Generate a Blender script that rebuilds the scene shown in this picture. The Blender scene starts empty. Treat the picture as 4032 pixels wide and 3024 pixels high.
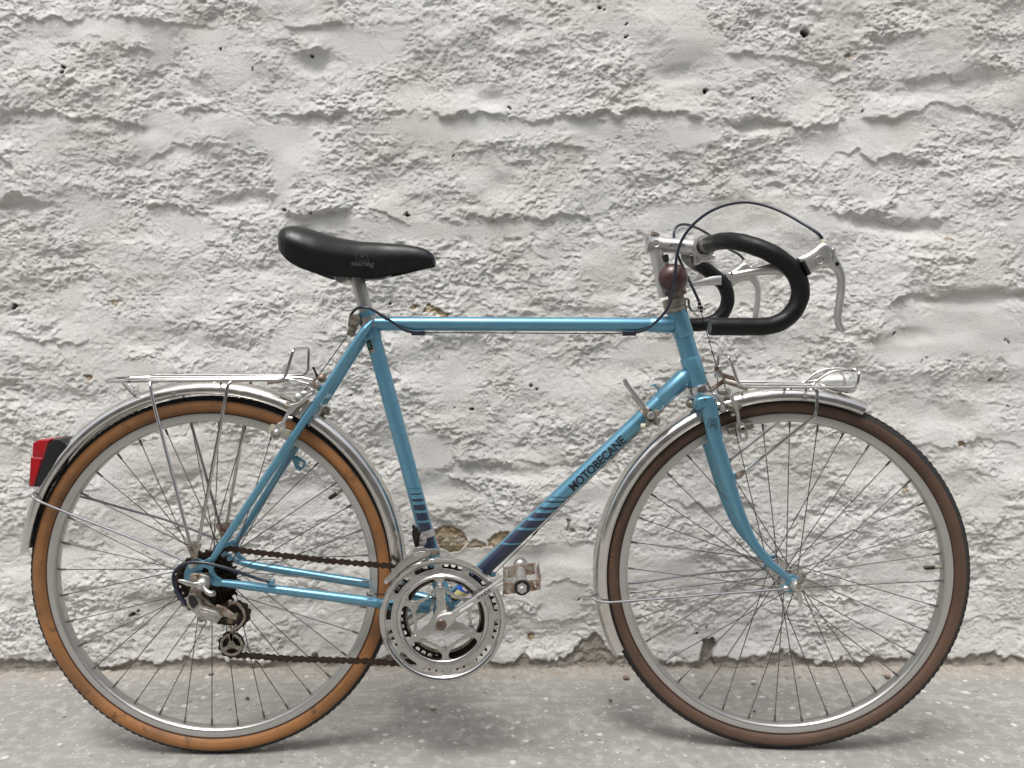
import bpy, bmesh, math, random
import numpy as np
from mathutils import Vector, Matrix
random.seed(7)
C = bpy.context.scene.collection
rad = math.radians

# ------------------------------------------------------------ camera, sky, sun, exposure
FOC, DIST, PITCH, YAW = 2912.0, 1.37, rad(3.2), rad(0.7)
FW = np.array([math.sin(YAW)*math.cos(PITCH), math.cos(YAW)*math.cos(PITCH), -math.sin(PITCH)])
RT = np.array([math.cos(YAW), -math.sin(YAW), 0.0])
UP = np.cross(RT, FW)
CAM = np.array([0.0, -DIST, 0.0])
def ray(u, v):
    return FW*FOC + RT*(u-2016.0) - UP*(v-1512.0)
def P(u, v, y=0.0):
    """the point of the plane world-y = y that the photograph shows at pixel (u, v)"""
    d = ray(u, v)
    return CAM + d*((y-CAM[1])/d[1])
RW = 0.338                                     # wheel radius
CAM[2] = RW - P(847, 2266)[2]                  # ground is z = 0
sc = bpy.context.scene
cam = bpy.data.objects.new('camera', bpy.data.cameras.new('camera'))
C.objects.link(cam); sc.camera = cam
cam.data.sensor_width = 36.0; cam.data.lens = FOC/4032*36.0
cam.data.clip_start = 0.02; cam.data.clip_end = 500
cam.matrix_world = Matrix(((RT[0], UP[0], -FW[0], CAM[0]), (RT[1], UP[1], -FW[1], CAM[1]), (RT[2], UP[2], -FW[2], CAM[2]), (0, 0, 0, 1)))
SUN_EL, SUN_AZ = rad(68), rad(-25)             # azimuth measured from -y (behind the camera) towards -x
w = bpy.data.worlds.new('World'); sc.world = w; w.use_nodes = True
nt = w.node_tree; bg = nt.nodes['Background']
sky = nt.nodes.new('ShaderNodeTexSky'); sky.sky_type = 'NISHITA'; sky.sun_disc = False
sky.sun_elevation = SUN_EL; sky.sun_rotation = math.pi + rad(25); sky.air_density = 1.0; sky.dust_density = 5.0; sky.ozone_density = 1.0
hs = nt.nodes.new('ShaderNodeHueSaturation'); hs.inputs['Saturation'].default_value = 0.35
nt.links.new(sky.outputs[0], hs.inputs['Color']); nt.links.new(hs.outputs[0], bg.inputs[0]); bg.inputs[1].default_value = 0.12
sd = bpy.data.lights.new('sun', 'SUN'); sd.energy = 1.2; sd.angle = rad(18); sd.color = (1, 0.985, 0.955)
sun = bpy.data.objects.new('sun', sd); C.objects.link(sun)
sdir = Vector((-math.sin(rad(25))*math.cos(SUN_EL), -math.cos(rad(25))*math.cos(SUN_EL), math.sin(SUN_EL)))
sun.rotation_euler = sdir.to_track_quat('Z', 'Y').to_euler(); sun.location = (0, -1, 4)
sc.view_settings.view_transform = 'Standard'; sc.view_settings.look = 'None'
sc.view_settings.exposure = 0.74; sc.view_settings.gamma = 1.0
sc.render.engine = 'CYCLES'

# ------------------------------------------------------------ materials
def mat(name, col, rough=0.5, metal=0.0, spec=0.5, coat=0.0, noise=None, bump=None, trans=0.0, rnoise=0.0, aniso=0):
    m = bpy.data.materials.new(name); m.use_nodes = True
    n = m.node_tree.nodes; l = m.node_tree.links; b = n['Principled BSDF']
    b.inputs['Base Color'].default_value = (*col, 1); b.inputs['Roughness'].default_value = rough
    b.inputs['Metallic'].default_value = metal; b.inputs['Specular IOR Level'].default_value = spec
    b.inputs['Coat Weight'].default_value = coat; b.inputs['Coat Roughness'].default_value = 0.12
    b.inputs['Transmission Weight'].default_value = trans
    tc = n.new('ShaderNodeTexCoord')
    for k, (scale, c2, lo, hi) in enumerate(noise or []):
        t = n.new('ShaderNodeTexNoise'); t.inputs['Scale'].default_value = scale; t.inputs['Detail'].default_value = 6; t.inputs['Roughness'].default_value = 0.65
        mp = n.new('ShaderNodeMapping'); mp.inputs['Location'].default_value = (k*3.1, k*1.7, k)
        l.new(tc.outputs['Object'], mp.inputs[0]); l.new(mp.outputs[0], t.inputs['Vector'])
        r = n.new('ShaderNodeMapRange'); r.inputs[1].default_value = lo; r.inputs[2].default_value = hi; l.new(t.outputs[0], r.inputs[0])
        mx = n.new('ShaderNodeMix'); mx.data_type = 'RGBA'; l.new(r.outputs[0], mx.inputs[0])
        src = b.inputs['Base Color'].links[0].from_socket if b.inputs['Base Color'].links else None
        if src: l.new(src, mx.inputs[6])
        else: mx.inputs[6].default_value = (*col, 1)
        mx.inputs[7].default_value = (*c2, 1); l.new(mx.outputs[2], b.inputs['Base Color'])
    if rnoise:
        t = n.new('ShaderNodeTexNoise'); t.inputs['Scale'].default_value = 45; t.inputs['Detail'].default_value = 5
        l.new(tc.outputs['Object'], t.inputs['Vector'])
        r = n.new('ShaderNodeMapRange'); r.inputs[1].default_value = .35; r.inputs[2].default_value = .7
        r.inputs[3].default_value = rough; r.inputs[4].default_value = rough+rnoise
        l.new(t.outputs[0], r.inputs[0]); l.new(r.outputs[0], b.inputs['Roughness'])
    if bump:
        t = n.new('ShaderNodeTexNoise'); t.inputs['Scale'].default_value = bump[0]; t.inputs['Detail'].default_value = 4
        l.new(tc.outputs['Object'], t.inputs['Vector'])
        bp = n.new('ShaderNodeBump'); bp.inputs['Strength'].default_value = bump[1]; bp.inputs['Distance'].default_value = bump[2]
        l.new(t.outputs[0], bp.inputs['Height']); l.new(bp.outputs[0], b.inputs['Normal'])
    return m
M = {}
M['blue'] = mat('blue metallic paint', (0.115, 0.295, 0.415), 0.36, 0.6, 0.5, 0.45, noise=[(14, (0.14, 0.33, 0.45), .4, .65), (160, (0.04, 0.07, 0.10), .70, .74)], bump=(30, .15, .0006))
M['navy'] = mat('navy decal', (0.020, 0.027, 0.056), 0.42, 0.0, .5, .3, noise=[(220, (0.10, 0.2, 0.28), .70, .74)])
M['chrome'] = mat('chrome', (0.56, 0.55, 0.535), 0.09, 1.0, rnoise=.14, noise=[(60, (0.33, 0.31, 0.28), .55, .8)])
M['fender'] = mat('polished steel', (0.70, 0.68, 0.65), 0.17, 1.0, rnoise=.12, noise=[(22, (0.60, 0.56, 0.52), .45, .75), (130, (0.35, 0.30, 0.27), .68, .76)], bump=(12, .25, .002))
M['alu'] = mat('aluminium', (0.50, 0.49, 0.465), 0.33, 1.0, rnoise=.15, noise=[(70, (0.42, 0.40, 0.37), .5, .8)])
M['satin'] = mat('satin alloy', (0.60, 0.59, 0.575), 0.36, .92, rnoise=.12, noise=[(90, (0.5, 0.48, 0.45), .55, .8)])
M['ring'] = mat('brushed chainring alloy', (0.53, 0.525, 0.51), 0.27, 1.0, rnoise=.15, noise=[(60, (0.34, 0.33, 0.31), .5, .8)])
M['grimy'] = mat('grimy steel', (0.36, 0.33, 0.28), 0.48, .8, noise=[(120, (0.14, 0.10, 0.07), .45, .7)], bump=(200, .2, .001))
M['rusty'] = mat('rust stained steel', (0.40, 0.36, 0.31), 0.5, .7, noise=[(90, (0.16, 0.08, 0.04), .42, .62)], bump=(200, .3, .001))
M['orange rust'] = mat('orange reflector edge', (0.45, 0.10, 0.02), .6)
M['spoke'] = mat('dull spoke steel', (0.20, 0.18, 0.175), 0.42, .8, noise=[(60, (0.10, 0.08, 0.07), .4, .7)])
M['chain'] = mat('rusty chain steel', (0.060, 0.040, 0.031), 0.5, .6, noise=[(300, (0.035, 0.02, 0.016), .4, .65)])
M['dark steel'] = mat('oily black steel', (0.026, 0.021, 0.018), 0.38, .7, noise=[(160, (0.075, 0.052, 0.038), .5, .7)])
M['black'] = mat('black plastic', (0.010, 0.010, 0.011), 0.4)
M['foam'] = mat('black foam grip', (0.005, 0.005, 0.0055), 0.42, spec=.28, bump=(350, .25, .0006), rnoise=.1)
M['vinyl'] = mat('black saddle vinyl', (0.006, 0.006, 0.0065), 0.32, spec=.4, bump=(900, .12, .0003), rnoise=.1)
M['tread'] = mat('black tread rubber', (0.018, 0.018, 0.018), 0.7, bump=(250, .6, .001))
M['amber'] = mat('amber tyre sidewall', (0.30, 0.132, 0.042), 0.62, noise=[(7, (0.17, 0.080, 0.032), .42, .68), (40, (0.10, 0.05, 0.025), .58, .74)], bump=(260, .25, .0006))
M['brown'] = mat('brown tyre sidewall', (0.105, 0.060, 0.037), 0.62, noise=[(9, (0.064, 0.037, 0.024), .4, .7), (60, (0.22, 0.12, 0.07), .62, .8)], bump=(260, .25, .0006))
M['housing'] = mat('navy cable housing', (0.009, 0.015, 0.030), 0.32, coat=.3)
M['cable'] = mat('dark inner cable', (0.03, 0.025, 0.025), 0.5, .6)
M['stay'] = mat('dull stay wire', (0.22, 0.215, 0.235), 0.4, .8, rnoise=.15)
M['dull'] = mat('dull grimy alloy', (0.46, 0.445, 0.41), 0.5, .65, noise=[(80, (0.30, 0.27, 0.22), .42, .65), (200, (0.16, 0.12, 0.09), .58, .7)])
M['red'] = mat('red plastic lens', (0.38, 0.006, 0.012), 0.22, coat=.6, noise=[(30, (0.26, 0.004, 0.01), .4, .7)])
M['bell'] = mat('maroon rusty enamel', (0.060, 0.026, 0.024), 0.36, .2, coat=.3, noise=[(60, (0.10, 0.06, 0.05), .5, .75), (200, (0.03, 0.012, 0.01), .55, .7)])
M['lamp'] = mat('clear lamp plastic', (0.72, 0.72, 0.69), 0.16, .35, coat=.5)
M['cream'] = mat('cream plastic', (0.50, 0.47, 0.36), .5)
M['grey'] = mat('grey end plug', (0.10, 0.105, 0.115), .5)
M['stripe'] = mat('light blue stripe', (0.20, 0.48, 0.62), .4)
M['ink'] = mat('black ink', (0.012, 0.012, 0.02), .5)
M['label'] = mat('aged paper label', (0.36, 0.32, 0.22), .6)
M['green'] = mat('green ink', (0.02, 0.28, 0.12), .5)
M['foil blue'] = mat('blue sticker', (0.03, 0.10, 0.45), .3)
M['foil yellow'] = mat('pale yellow sticker', (0.62, 0.55, 0.25), .35)
M['white'] = mat('white print', (0.7, 0.7, 0.68), .5)
M['faded'] = mat('faded silver print', (0.075, 0.075, 0.065), .5)
# rim: alloy with a knurled braking track
def rim_mat():
    m = mat('knurled rim alloy', (0.52, 0.515, 0.495), .32, 1.0, rnoise=.1)
    n = m.node_tree.nodes; l = m.node_tree.links; b = n['Principled BSDF']
    tc = n.new('ShaderNodeTexCoord'); s = n.new('ShaderNodeSeparateXYZ'); l.new(tc.outputs['Object'], s.inputs[0])
    def mth(op, a, c=None):
        x = n.new('ShaderNodeMath'); x.operation = op
        for i, q in enumerate((a, c)):
            if q is None: continue
            if isinstance(q, (int, float)): x.inputs[i].default_value = q
            else: l.new(q, x.inputs[i])
        return x.outputs[0]
    an = mth('ARCTAN2', s.outputs[0], s.outputs[2])
    r = mth('SQRT', mth('ADD', mth('MULTIPLY', s.outputs[0], s.outputs[0]), mth('MULTIPLY', s.outputs[2], s.outputs[2])))
    a1 = mth('MULTIPLY', an, 420.0); r1 = mth('MULTIPLY', r, 1400.0)
    k = mth('MULTIPLY', mth('SINE', mth('ADD', a1, r1)), mth('SINE', mth('SUBTRACT', a1, r1)))
    k = mth('GREATER_THAN', k, 0.1)
    on = mth('MULTIPLY', mth('GREATER_THAN', r, .2952), mth('LESS_THAN', s.outputs[1], -.0095))
    k = mth('MULTIPLY', k, on)
    mx = n.new('ShaderNodeMix'); mx.data_type = 'RGBA'; l.new(mth('MULTIPLY', k, .6), mx.inputs[0])
    mx.inputs[6].default_value = (.52, .515, .495, 1); mx.inputs[7].default_value = (.16, .155, .14, 1)
    l.new(mx.outputs[2], b.inputs['Base Color'])
    mm = n.new('ShaderNodeMapRange'); l.new(on, mm.inputs[0]); mm.inputs[3].default_value = 1.0; mm.inputs[4].default_value = .55; l.new(mm.outputs[0], b.inputs['Metallic'])
    return m
M['rim'] = rim_mat()

# ------------------------------------------------------------ geometry helpers
I4 = np.eye(4)
CUR = [I4]                                     # current assembly frame (steered fork, turned bars)
def L(u, v, y=0.0):
    """same as P, but in the frame of the assembly being built"""
    Mi = np.linalg.inv(CUR[0])
    o = Mi[:3, :3] @ CAM + Mi[:3, 3]; d = Mi[:3, :3] @ ray(u, v)
    return o + d*((y-o[1])/d[1])
def Z(u0, v0, k):
    return lambda x, y, Y=0.0: L(u0+x*k, v0+y*k, Y)
a = Z(500, 1900, .4822); b = Z(1400, 2050, .4219); c = Z(1000, 850, .3617); d = Z(2450, 750, .4295)
e = Z(2400, 1300, .4747); f = Z(50, 1300, .5877); g = Z(1500, 1600, .5425); h = Z(2700, 1900, .3616)
i_ = Z(1040, 1400, .2411); j = Z(2700, 1380, .2411); k_ = Z(600, 2200, .2411); l_ = Z(60, 1650, .3617)
m_ = Z(1950, 2150, .1507); n_ = Z(2540, 850, .3014); o_ = Z(3000, 1380, .2034); q_ = Z(1280, 1150, .1808); r_ = Z(2500, 1480, .1808)
F_ = Z(0, 0, 1.8228)

def smooth(pts, k=6):
    p = [np.array(x, float) for x in pts]; out = []
    p = [2*p[0]-p[1]] + p + [2*p[-1]-p[-2]]
    for s in range(1, len(p)-2):
        for t in range(k):
            t /= k
            out.append(.5*((2*p[s]) + (p[s+1]-p[s-1])*t + (2*p[s-1]-5*p[s]+4*p[s+1]-p[s+2])*t*t + (3*p[s]-p[s-1]-3*p[s+1]+p[s+2])*t**3))
    out.append(p[-2]); return out
def fillet(pts, r, k=4):
    p = [np.array(x, float) for x in pts]; out = [p[0]]
    for s in range(1, len(p)-1):
        A, B, D = p[s-1], p[s], p[s+1]
        u1 = A-B; u2 = D-B; l1 = np.linalg.norm(u1); l2 = np.linalg.norm(u2); rr = min(r, l1*.45, l2*.45)
        s1 = B+u1/l1*rr; s2 = B+u2/l2*rr
        for t in range(k+1):
            t /= k; out.append((1-t)**2*s1+2*t*(1-t)*B+t*t*s2)
    out.append(p[-1]); return out
class MB:
    def __init__(s): s.v = []; s.f = []; s.m = []
    def add(s, vs, fs, mi=0):
        o = len(s.v); s.v += [tuple(x) for x in vs]; s.f += [tuple(i+o for i in q) for q in fs]; s.m += [mi]*len(fs); return s
    def tube(s, pts, r, n=12, mi=0, r2=None, caps=True):
        """swept round (or, with r2, oval: r in the plane, r2 along y) section"""
        p = [np.array(x, float) for x in pts]; N = len(p)
        rs = r if hasattr(r, '__len__') else [r]*N
        if len(rs) != N: rs = list(np.interp(np.linspace(0, 1, N), np.linspace(0, 1, len(rs)), rs))
        r2s = r2 if hasattr(r2, '__len__') else [r2]*N if r2 else rs
        if len(r2s) != N: r2s = list(np.interp(np.linspace(0, 1, N), np.linspace(0, 1, len(r2s)), r2s))
        vs = []; prev = None
        for i in range(N):
            t = p[min(i+1, N-1)]-p[max(i-1, 0)]; t = t/(np.linalg.norm(t)+1e-12)
            if r2 is not None:
                y = np.array([0, 1., 0]); y = y-t*(y@t); B = y/np.linalg.norm(y)
            else:
                if prev is None:
                    q = np.array([0, 1., 0]) if abs(t[1]) < .9 else np.array([1., 0, 0])
                else: q = prev
                B = q-t*(q@t); B = B/np.linalg.norm(B); prev = B
            A = np.cross(t, B)
            for k in range(n):
                an = 2*math.pi*k/n; vs.append(p[i]+A*math.cos(an)*rs[i]+B*math.sin(an)*r2s[i])
        fs = [(i*n+k, i*n+(k+1) % n, (i+1)*n+(k+1) % n, (i+1)*n+k) for i in range(N-1) for k in range(n)]
        if caps: fs += [tuple(range(n-1, -1, -1)), tuple((N-1)*n+k for k in range(n))]
        return s.add(vs, fs, mi)
    def lathe(s, prof, o=(0, 0, 0), ax=(0, 1, 0), n=24, mi=0, closed=False, mis=None):
        """prof: (radius, distance along the axis)"""
        ax = np.array(ax, float); ax /= np.linalg.norm(ax); o = np.array(o, float)
        q = np.array([0, 0, 1.]) if abs(ax[2]) < .9 else np.array([1., 0, 0])
        A = q-ax*(q@ax); A /= np.linalg.norm(A); B = np.cross(ax, A); K = len(prof)
        vs = [o+ax*z+(A*math.cos(2*math.pi*t/n)+B*math.sin(2*math.pi*t/n))*max(r, 1e-5) for t in range(n) for r, z in prof]
        for q in range(K if closed else K-1):
            fs = [(t*K+q, t*K+(q+1) % K, ((t+1) % n)*K+(q+1) % K, ((t+1) % n)*K+q) for t in range(n)]
            if q == 0 or closed is False or True:
                if q == 0: base = len(s.v); s.v += [tuple(x) for x in vs]
                s.f += [tuple(i+base for i in z) for z in fs]; s.m += [mis[q] if mis else mi]*len(fs)
        return s
    def box(s, ctr, hx, hy, hz, ex=(1, 0, 0), ey=(0, 1, 0), mi=0):
        ex = np.array(ex, float); ex /= np.linalg.norm(ex); ey = np.array(ey, float); ey = ey-ex*(ey@ex); ey /= np.linalg.norm(ey); ez = np.cross(ex, ey)
        c0 = np.array(ctr, float)
        vs = [c0+ex*hx*x+ey*hy*y+ez*hz*z for x in (-1, 1) for y in (-1, 1) for z in (-1, 1)]
        return s.add(vs, [(0, 1, 3, 2), (4, 6, 7, 5), (0, 4, 5, 1), (2, 3, 7, 6), (0, 2, 6, 4), (1, 5, 7, 3)], mi)
    def ball(s, ctr, r, n=16, mi=0, sc=(1, 1, 1)):
        prof = [(r*math.sin(math.pi*t/(n//2)), -r*math.cos(math.pi*t/(n//2))) for t in range(n//2+1)]
        k = len(s.v); s.lathe(prof, (0, 0, 0), (0, 1, 0), n, mi)
        for q in range(k, len(s.v)):
            x = s.v[q]; s.v[q] = (ctr[0]+x[0]*sc[0], ctr[1]+x[1]*sc[1], ctr[2]+x[2]*sc[2])
        return s
    def mirror(s):
        o = MB(); o.v = [(x, -y, z) for x, y, z in s.v]; o.f = [tuple(reversed(q)) for q in s.f]; o.m = list(s.m); return o
    def build(s, name, mats, parent=None, smooth_=True, world=True, auto=35):
        me = bpy.data.meshes.new(name)
        v = s.v
        if world and CUR[0] is not I4:
            A = np.array(v); v = (A @ CUR[0][:3, :3].T + CUR[0][:3, 3]).tolist()
        me.from_pydata([tuple(map(float, x)) for x in v], [], s.f)
        for mm in (mats if isinstance(mats, (list, tuple)) else [mats]): me.materials.append(M[mm] if isinstance(mm, str) else mm)
        if max(s.m, default=0): me.polygons.foreach_set('material_index', s.m)
        me.update()
        bm = bmesh.new(); bm.from_mesh(me); bmesh.ops.recalc_face_normals(bm, faces=bm.faces); bm.to_mesh(me); bm.free()
        if smooth_: shade(me, auto)
        ob = bpy.data.objects.new(name, me); C.objects.link(ob)
        if parent: ob.parent = parent
        return ob
def shade(me, ang=35):
    bm = bmesh.new(); bm.from_mesh(me)
    for fa in bm.faces: fa.smooth = True
    lim = rad(ang)
    for ed in bm.edges:
        if len(ed.link_faces) == 2 and ed.calc_face_angle(0) > lim: ed.smooth = False
    bm.to_mesh(me); bm.free()
def plate_mb(polys, y, th, bev=0.0006, res=2):
    """flat plate in the x-z plane with holes (polys[0] outline, others holes), centred on y, rounded edges"""
    cu = bpy.data.curves.new('outline', 'CURVE'); cu.dimensions = '2D'; cu.fill_mode = 'BOTH'
    for pts in polys:
        sp = cu.splines.new('POLY'); sp.points.add(len(pts)-1); sp.use_cyclic_u = True
        for q, p in zip(sp.points, pts): q.co = (p[0], p[2], 0, 1)
    bev = min(bev, th*.49)
    cu.extrude = th/2-bev; cu.bevel_depth = bev; cu.bevel_resolution = res; cu.offset = -bev
    ob = bpy.data.objects.new('outline', cu); me = bpy.data.meshes.new_from_object(ob)
    bm = bmesh.new(); bm.from_mesh(me); bmesh.ops.remove_doubles(bm, verts=bm.verts, dist=1e-6); bm.to_mesh(me); bm.free()
    mb = MB(); yy = y if callable(y) else (lambda x, z: y)
    mb.v = [(v.co.x, yy(v.co.x, v.co.y)-v.co.z, v.co.y) for v in me.vertices]
    mb.f = [tuple(p.vertices) for p in me.polygons]; mb.m = [0]*len(mb.f)
    bpy.data.objects.remove(ob); bpy.data.curves.remove(cu); bpy.data.meshes.remove(me)
    return mb
def plate(name, polys, y, th, mt, parent, bev=.0006):
    return plate_mb(polys, y, th, bev).build(name, mt, parent)
def poly(fn, pts, y):
    return [fn(px, py, y) for px, py in pts]
def circ(ctr, r, n=24, a0=0):
    return [np.array([ctr[0]+r*math.cos(a0+2*math.pi*t/n), 0, ctr[2]+r*math.sin(a0+2*math.pi*t/n)]) for t in range(n)]
def round_poly(pts, r, k=4):
    p = [np.array(x, float) for x in pts]; N = len(p); out = []
    for s in range(N):
        A, B, D = p[s-1], p[s], p[(s+1) % N]; u1 = A-B; u2 = D-B; l1 = np.linalg.norm(u1); l2 = np.linalg.norm(u2); rr = min(r, l1*.45, l2*.45)
        s1 = B+u1/l1*rr; s2 = B+u2/l2*rr
        for t in range(k+1):
            t /= k; out.append((1-t)**2*s1+2*t*(1-t)*B+t*t*s2)
    return out
def empty(name, loc=(0, 0, 0), parent=None):
    ob = bpy.data.objects.new(name, None); C.objects.link(ob); ob.location = loc; ob.empty_display_size = .05
    if parent: ob.parent = parent
    return ob
def tag(ob, label=None, cat=None, group=None, kind=None):
    for kk, vv in (('label', label), ('category', cat), ('group', group), ('kind', kind)):
        if vv: ob[kk] = vv
    return ob
def text_mb(s, size, bold=0.0, depth=0, slices=0, spacing=1.0, align='CENTER', shear=0):
    cu = bpy.data.curves.new('print', 'FONT'); cu.body = s; cu.size = size; cu.offset = bold; cu.align_x = align; cu.align_y = 'CENTER'
    cu.space_character = spacing; cu.shear = shear; cu.resolution_u = 3
    ob = bpy.data.objects.new('print', cu); me = bpy.data.meshes.new_from_object(ob)
    bm = bmesh.new(); bm.from_mesh(me); bmesh.ops.remove_doubles(bm, verts=bm.verts, dist=1e-7)
    if slices:
        ys = [v.co.y for v in bm.verts]; lo, hi = min(ys), max(ys)
        for t in range(1, slices):
            bmesh.ops.bisect_plane(bm, geom=bm.verts[:]+bm.edges[:]+bm.faces[:], plane_co=(0, lo+(hi-lo)*t/slices, 0), plane_no=(0, 1, 0))
    bm.to_mesh(me); bm.free()
    out = ([tuple(v.co) for v in me.vertices], [tuple(p.vertices) for p in me.polygons])
    bpy.data.objects.remove(ob); bpy.data.curves.remove(cu); bpy.data.meshes.remove(me)
    return out
def on_tube(vf, A, B, r, s0, phi0=0.0, flipx=1):
    """wrap flat print round the tube A->B; x runs along the tube from s0 metres, y round it (phi 0 faces the camera side)"""
    A = np.array(A); B = np.array(B); t = (B-A)/np.linalg.norm(B-A); nrm = np.array([0, -1., 0]); nrm = nrm-t*(nrm@t); nrm /= np.linalg.norm(nrm)
    up = np.cross(nrm, t) if np.cross(nrm, t)[2] > 0 or abs(np.cross(nrm, t)[2]) < .01 else -np.cross(nrm, t)
    vs, fs = vf; mb = MB()
    o = []
    for x, y, z in vs:
        ph = phi0+y/r; o.append(A+t*(s0+x*flipx)+(nrm*math.cos(ph)+up*math.sin(ph))*r)
    return mb.add(o, fs)

# ------------------------------------------------------------ THE SETTING: wall
def vnoise(x, z, fx, fz, seed):
    rs = np.random.RandomState(seed); T = 256; lat = rs.rand(T, T).astype(np.float32)
    X = x*fx+seed*7.31; Zz = z*fz+seed*3.17
    xi = np.floor(X).astype(np.int64); zi = np.floor(Zz).astype(np.int64); tx = (X-xi).astype(np.float32); tz = (Zz-zi).astype(np.float32)
    tx = tx*tx*tx*(tx*(tx*6-15)+10); tz = tz*tz*tz*(tz*(tz*6-15)+10)
    x0 = xi % T; x1 = (xi+1) % T; z0 = zi % T; z1 = (zi+1) % T
    return (lat[x0, z0]*(1-tx)+lat[x1, z0]*tx)*(1-tz)+(lat[x0, z1]*(1-tx)+lat[x1, z1]*tx)*tz
def sstep(lo, hi, t):
    t = np.clip((t-lo)/(hi-lo), 0, 1); return t*t*(3-2*t)
WY = 0.335
def wpx(u, v):
    p = P(u, v, WY); return p[0], p[2]
def spread(dense_lo, dense_hi, step, lo, hi, n):
    core = np.arange(dense_lo, dense_hi+step*.5, step)
    L_ = dense_lo-(dense_lo-lo)*(np.linspace(1, 0, n, endpoint=False)**1.8) if lo < dense_lo else np.array([])
    R_ = dense_hi+(hi-dense_hi)*(np.linspace(1, 0, n, endpoint=False)[::-1]**1.8) if hi > dense_hi else np.array([])
    return np.concatenate([L_, core, R_])
xs = spread(-1.27, 1.27, .00215, -3.2, 3.2, 60)
zs = spread(-.02, 1.64, .00215, -.02, 2.8, 40)
GX, GZ = np.meshgrid(xs, zs, indexing='ij')
LEDGES = [  # polyline in photo pixels, protrusion in mm, ramp above in mm
 ([(-200, 90), (60, 60), (200, 70), (450, 68), (550, 66), (633, 80), (790, 95), (886, 98)], 7, 40),
 ([(1100, 100), (1171, 98), (1300, 95), (1445, 98), (1520, 80), (1690, 85), (1720, 110)], 8, 45),
 ([(1150, 200), (1190, 192), (1310, 205)], 12, 25),
 ([(320, 150), (354, 152), (443, 165), (513, 190), (550, 171), (608, 203), (622, 245)], 7, 30),
 ([(-100, 443), (63, 443), (160, 435), (285, 456), (354, 470), (443, 475), (600, 487)], 9, 50),
 ([(700, 445), (722, 440), (791, 427), (899, 430), (950, 443), (1063, 462), (1171, 452), (1300, 447), (1376, 446), (1490, 437), (1566, 425), (1654, 440), (1756, 456), (1870, 443), (1965, 450), (2060, 478), (2117, 468), (2250, 456), (2376, 443), (2566, 437), (2700, 446), (2790, 452)], 12, 60),
 ([(560, 640), (570, 627), (645, 582), (703, 557), (760, 576), (855, 557), (981, 557), (1044, 589), (1095, 633), (1114, 690)], 6, 20),
 ([(540, 795), (560, 800), (700, 812), (823, 848), (860, 850)], 9, 40),
 ([(790, 745), (804, 747), (937, 760), (1108, 770)], 7, 30),
 ([(-50, 790), (30, 775), (110, 765), (160, 790)], 14, 35),
 ([(1090, 830), (1127, 830), (1203, 835), (1330, 818), (1420, 815), (1500, 825), (1553, 850), (1604, 880), (1640, 890)], 17, 70),
 ([(1200, 540), (1250, 530), (1330, 538)], 6, 20),
 ([(1880, 575), (1914, 570), (1996, 563), (2123, 576), (2218, 570), (2325, 582)], 8, 25),
 ([(1800, 850), (1933, 848), (2123, 855), (2250, 845), (2340, 835)], 9, 60),
 ([(2000, 950), (2080, 960), (2150, 1000), (2190, 1040)], 5, 25),
 ([(2840, 190), (2866, 196), (2986, 215), (3088, 209), (3195, 228), (3240, 240)], 8, 40),
 ([(2860, 460), (2873, 468), (3075, 468), (3170, 500), (3265, 481), (3350, 450)], 15, 50),
 ([(3380, 470), (3423, 460), (3581, 443), (3670, 405), (3803, 412), (3900, 450), (4032, 490), (4150, 495)], 10, 50),
 ([(3540, 310), (3620, 300), (3740, 295), (3850, 310)], 10, 35),
 ([(3180, 740), (3195, 734), (3240, 646), (3290, 595), (3379, 589), (3430, 627), (3518, 601), (3613, 618)], 6, 18),
 ([(3780, 614), (3797, 614), (3900, 622), (4032, 614), (4150, 612)], 7, 40),
 ([(3150, 800), (3202, 817), (3303, 829), (3455, 848), (3569, 867), (3708, 862), (3780, 840)], 11, 60),
 ([(3470, 1190), (3493, 1184), (3538, 1158), (3614, 1150), (3689, 1173), (3764, 1135), (3839, 1143), (4032, 1139), (4150, 1140)], 15, 60),
 ([(1780, 1815), (1812, 1819), (1907, 1824), (1997, 1810), (2133, 1819), (2180, 1825)], 10, 60),
 ([(1740, 1860), (1753, 1869), (1816, 1905), (1884, 1928), (1940, 1950), (1955, 1990), (2020, 2040), (2060, 2050)], 8, 25),
 ([(2380, 1985), (2450, 1970), (2560, 1975)], 5, 20),
 ([(0, 1300), (120, 1330), (260, 1350), (380, 1345)], 6, 40),
 ([(1330, 1320), (1450, 1360), (1490, 1375)], 6, 25),
 ([(60, 1870), (160, 1900), (330, 1890)], 6, 40),
 ([(560, 1640), (700, 1655), (760, 1680)], 5, 30),
 ([(2620, 1960), (2760, 1975), (2900, 1960), (3000, 1980)], 8, 45),
 ([(3560, 1730), (3700, 1750), (3900, 1735), (4050, 1750)], 8, 50),
 ([(2500, 1690), (2560, 1660), (2620, 1670)], 7, 30),
 ([(2900, 2190), (3050, 2200), (3200, 2215)], 8, 30),
 ([(2920, 2330), (3050, 2350), (3250, 2345), (3400, 2370)], 9, 40),
 ([(700, 2470), (850, 2450), (1000, 2470), (1150, 2465)], 6, 30),
 ([(130, 2140), (300, 2135), (480, 2150)], 6, 40),
 ([(2130, 2290), (2260, 2280), (2330, 2300)], 6, 30),
 ([(3620, 2080), (3800, 2100), (4050, 2090)], 8, 45),
 ([(0, 2330), (90, 2345), (160, 2335)], 6, 30),
 ([(1900, 2440), (2010, 2425), (2150, 2440), (2320, 2450)], 6, 30),
 ([(3700, 2430), (3850, 2440), (4050, 2425)], 7, 40),
]
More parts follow.
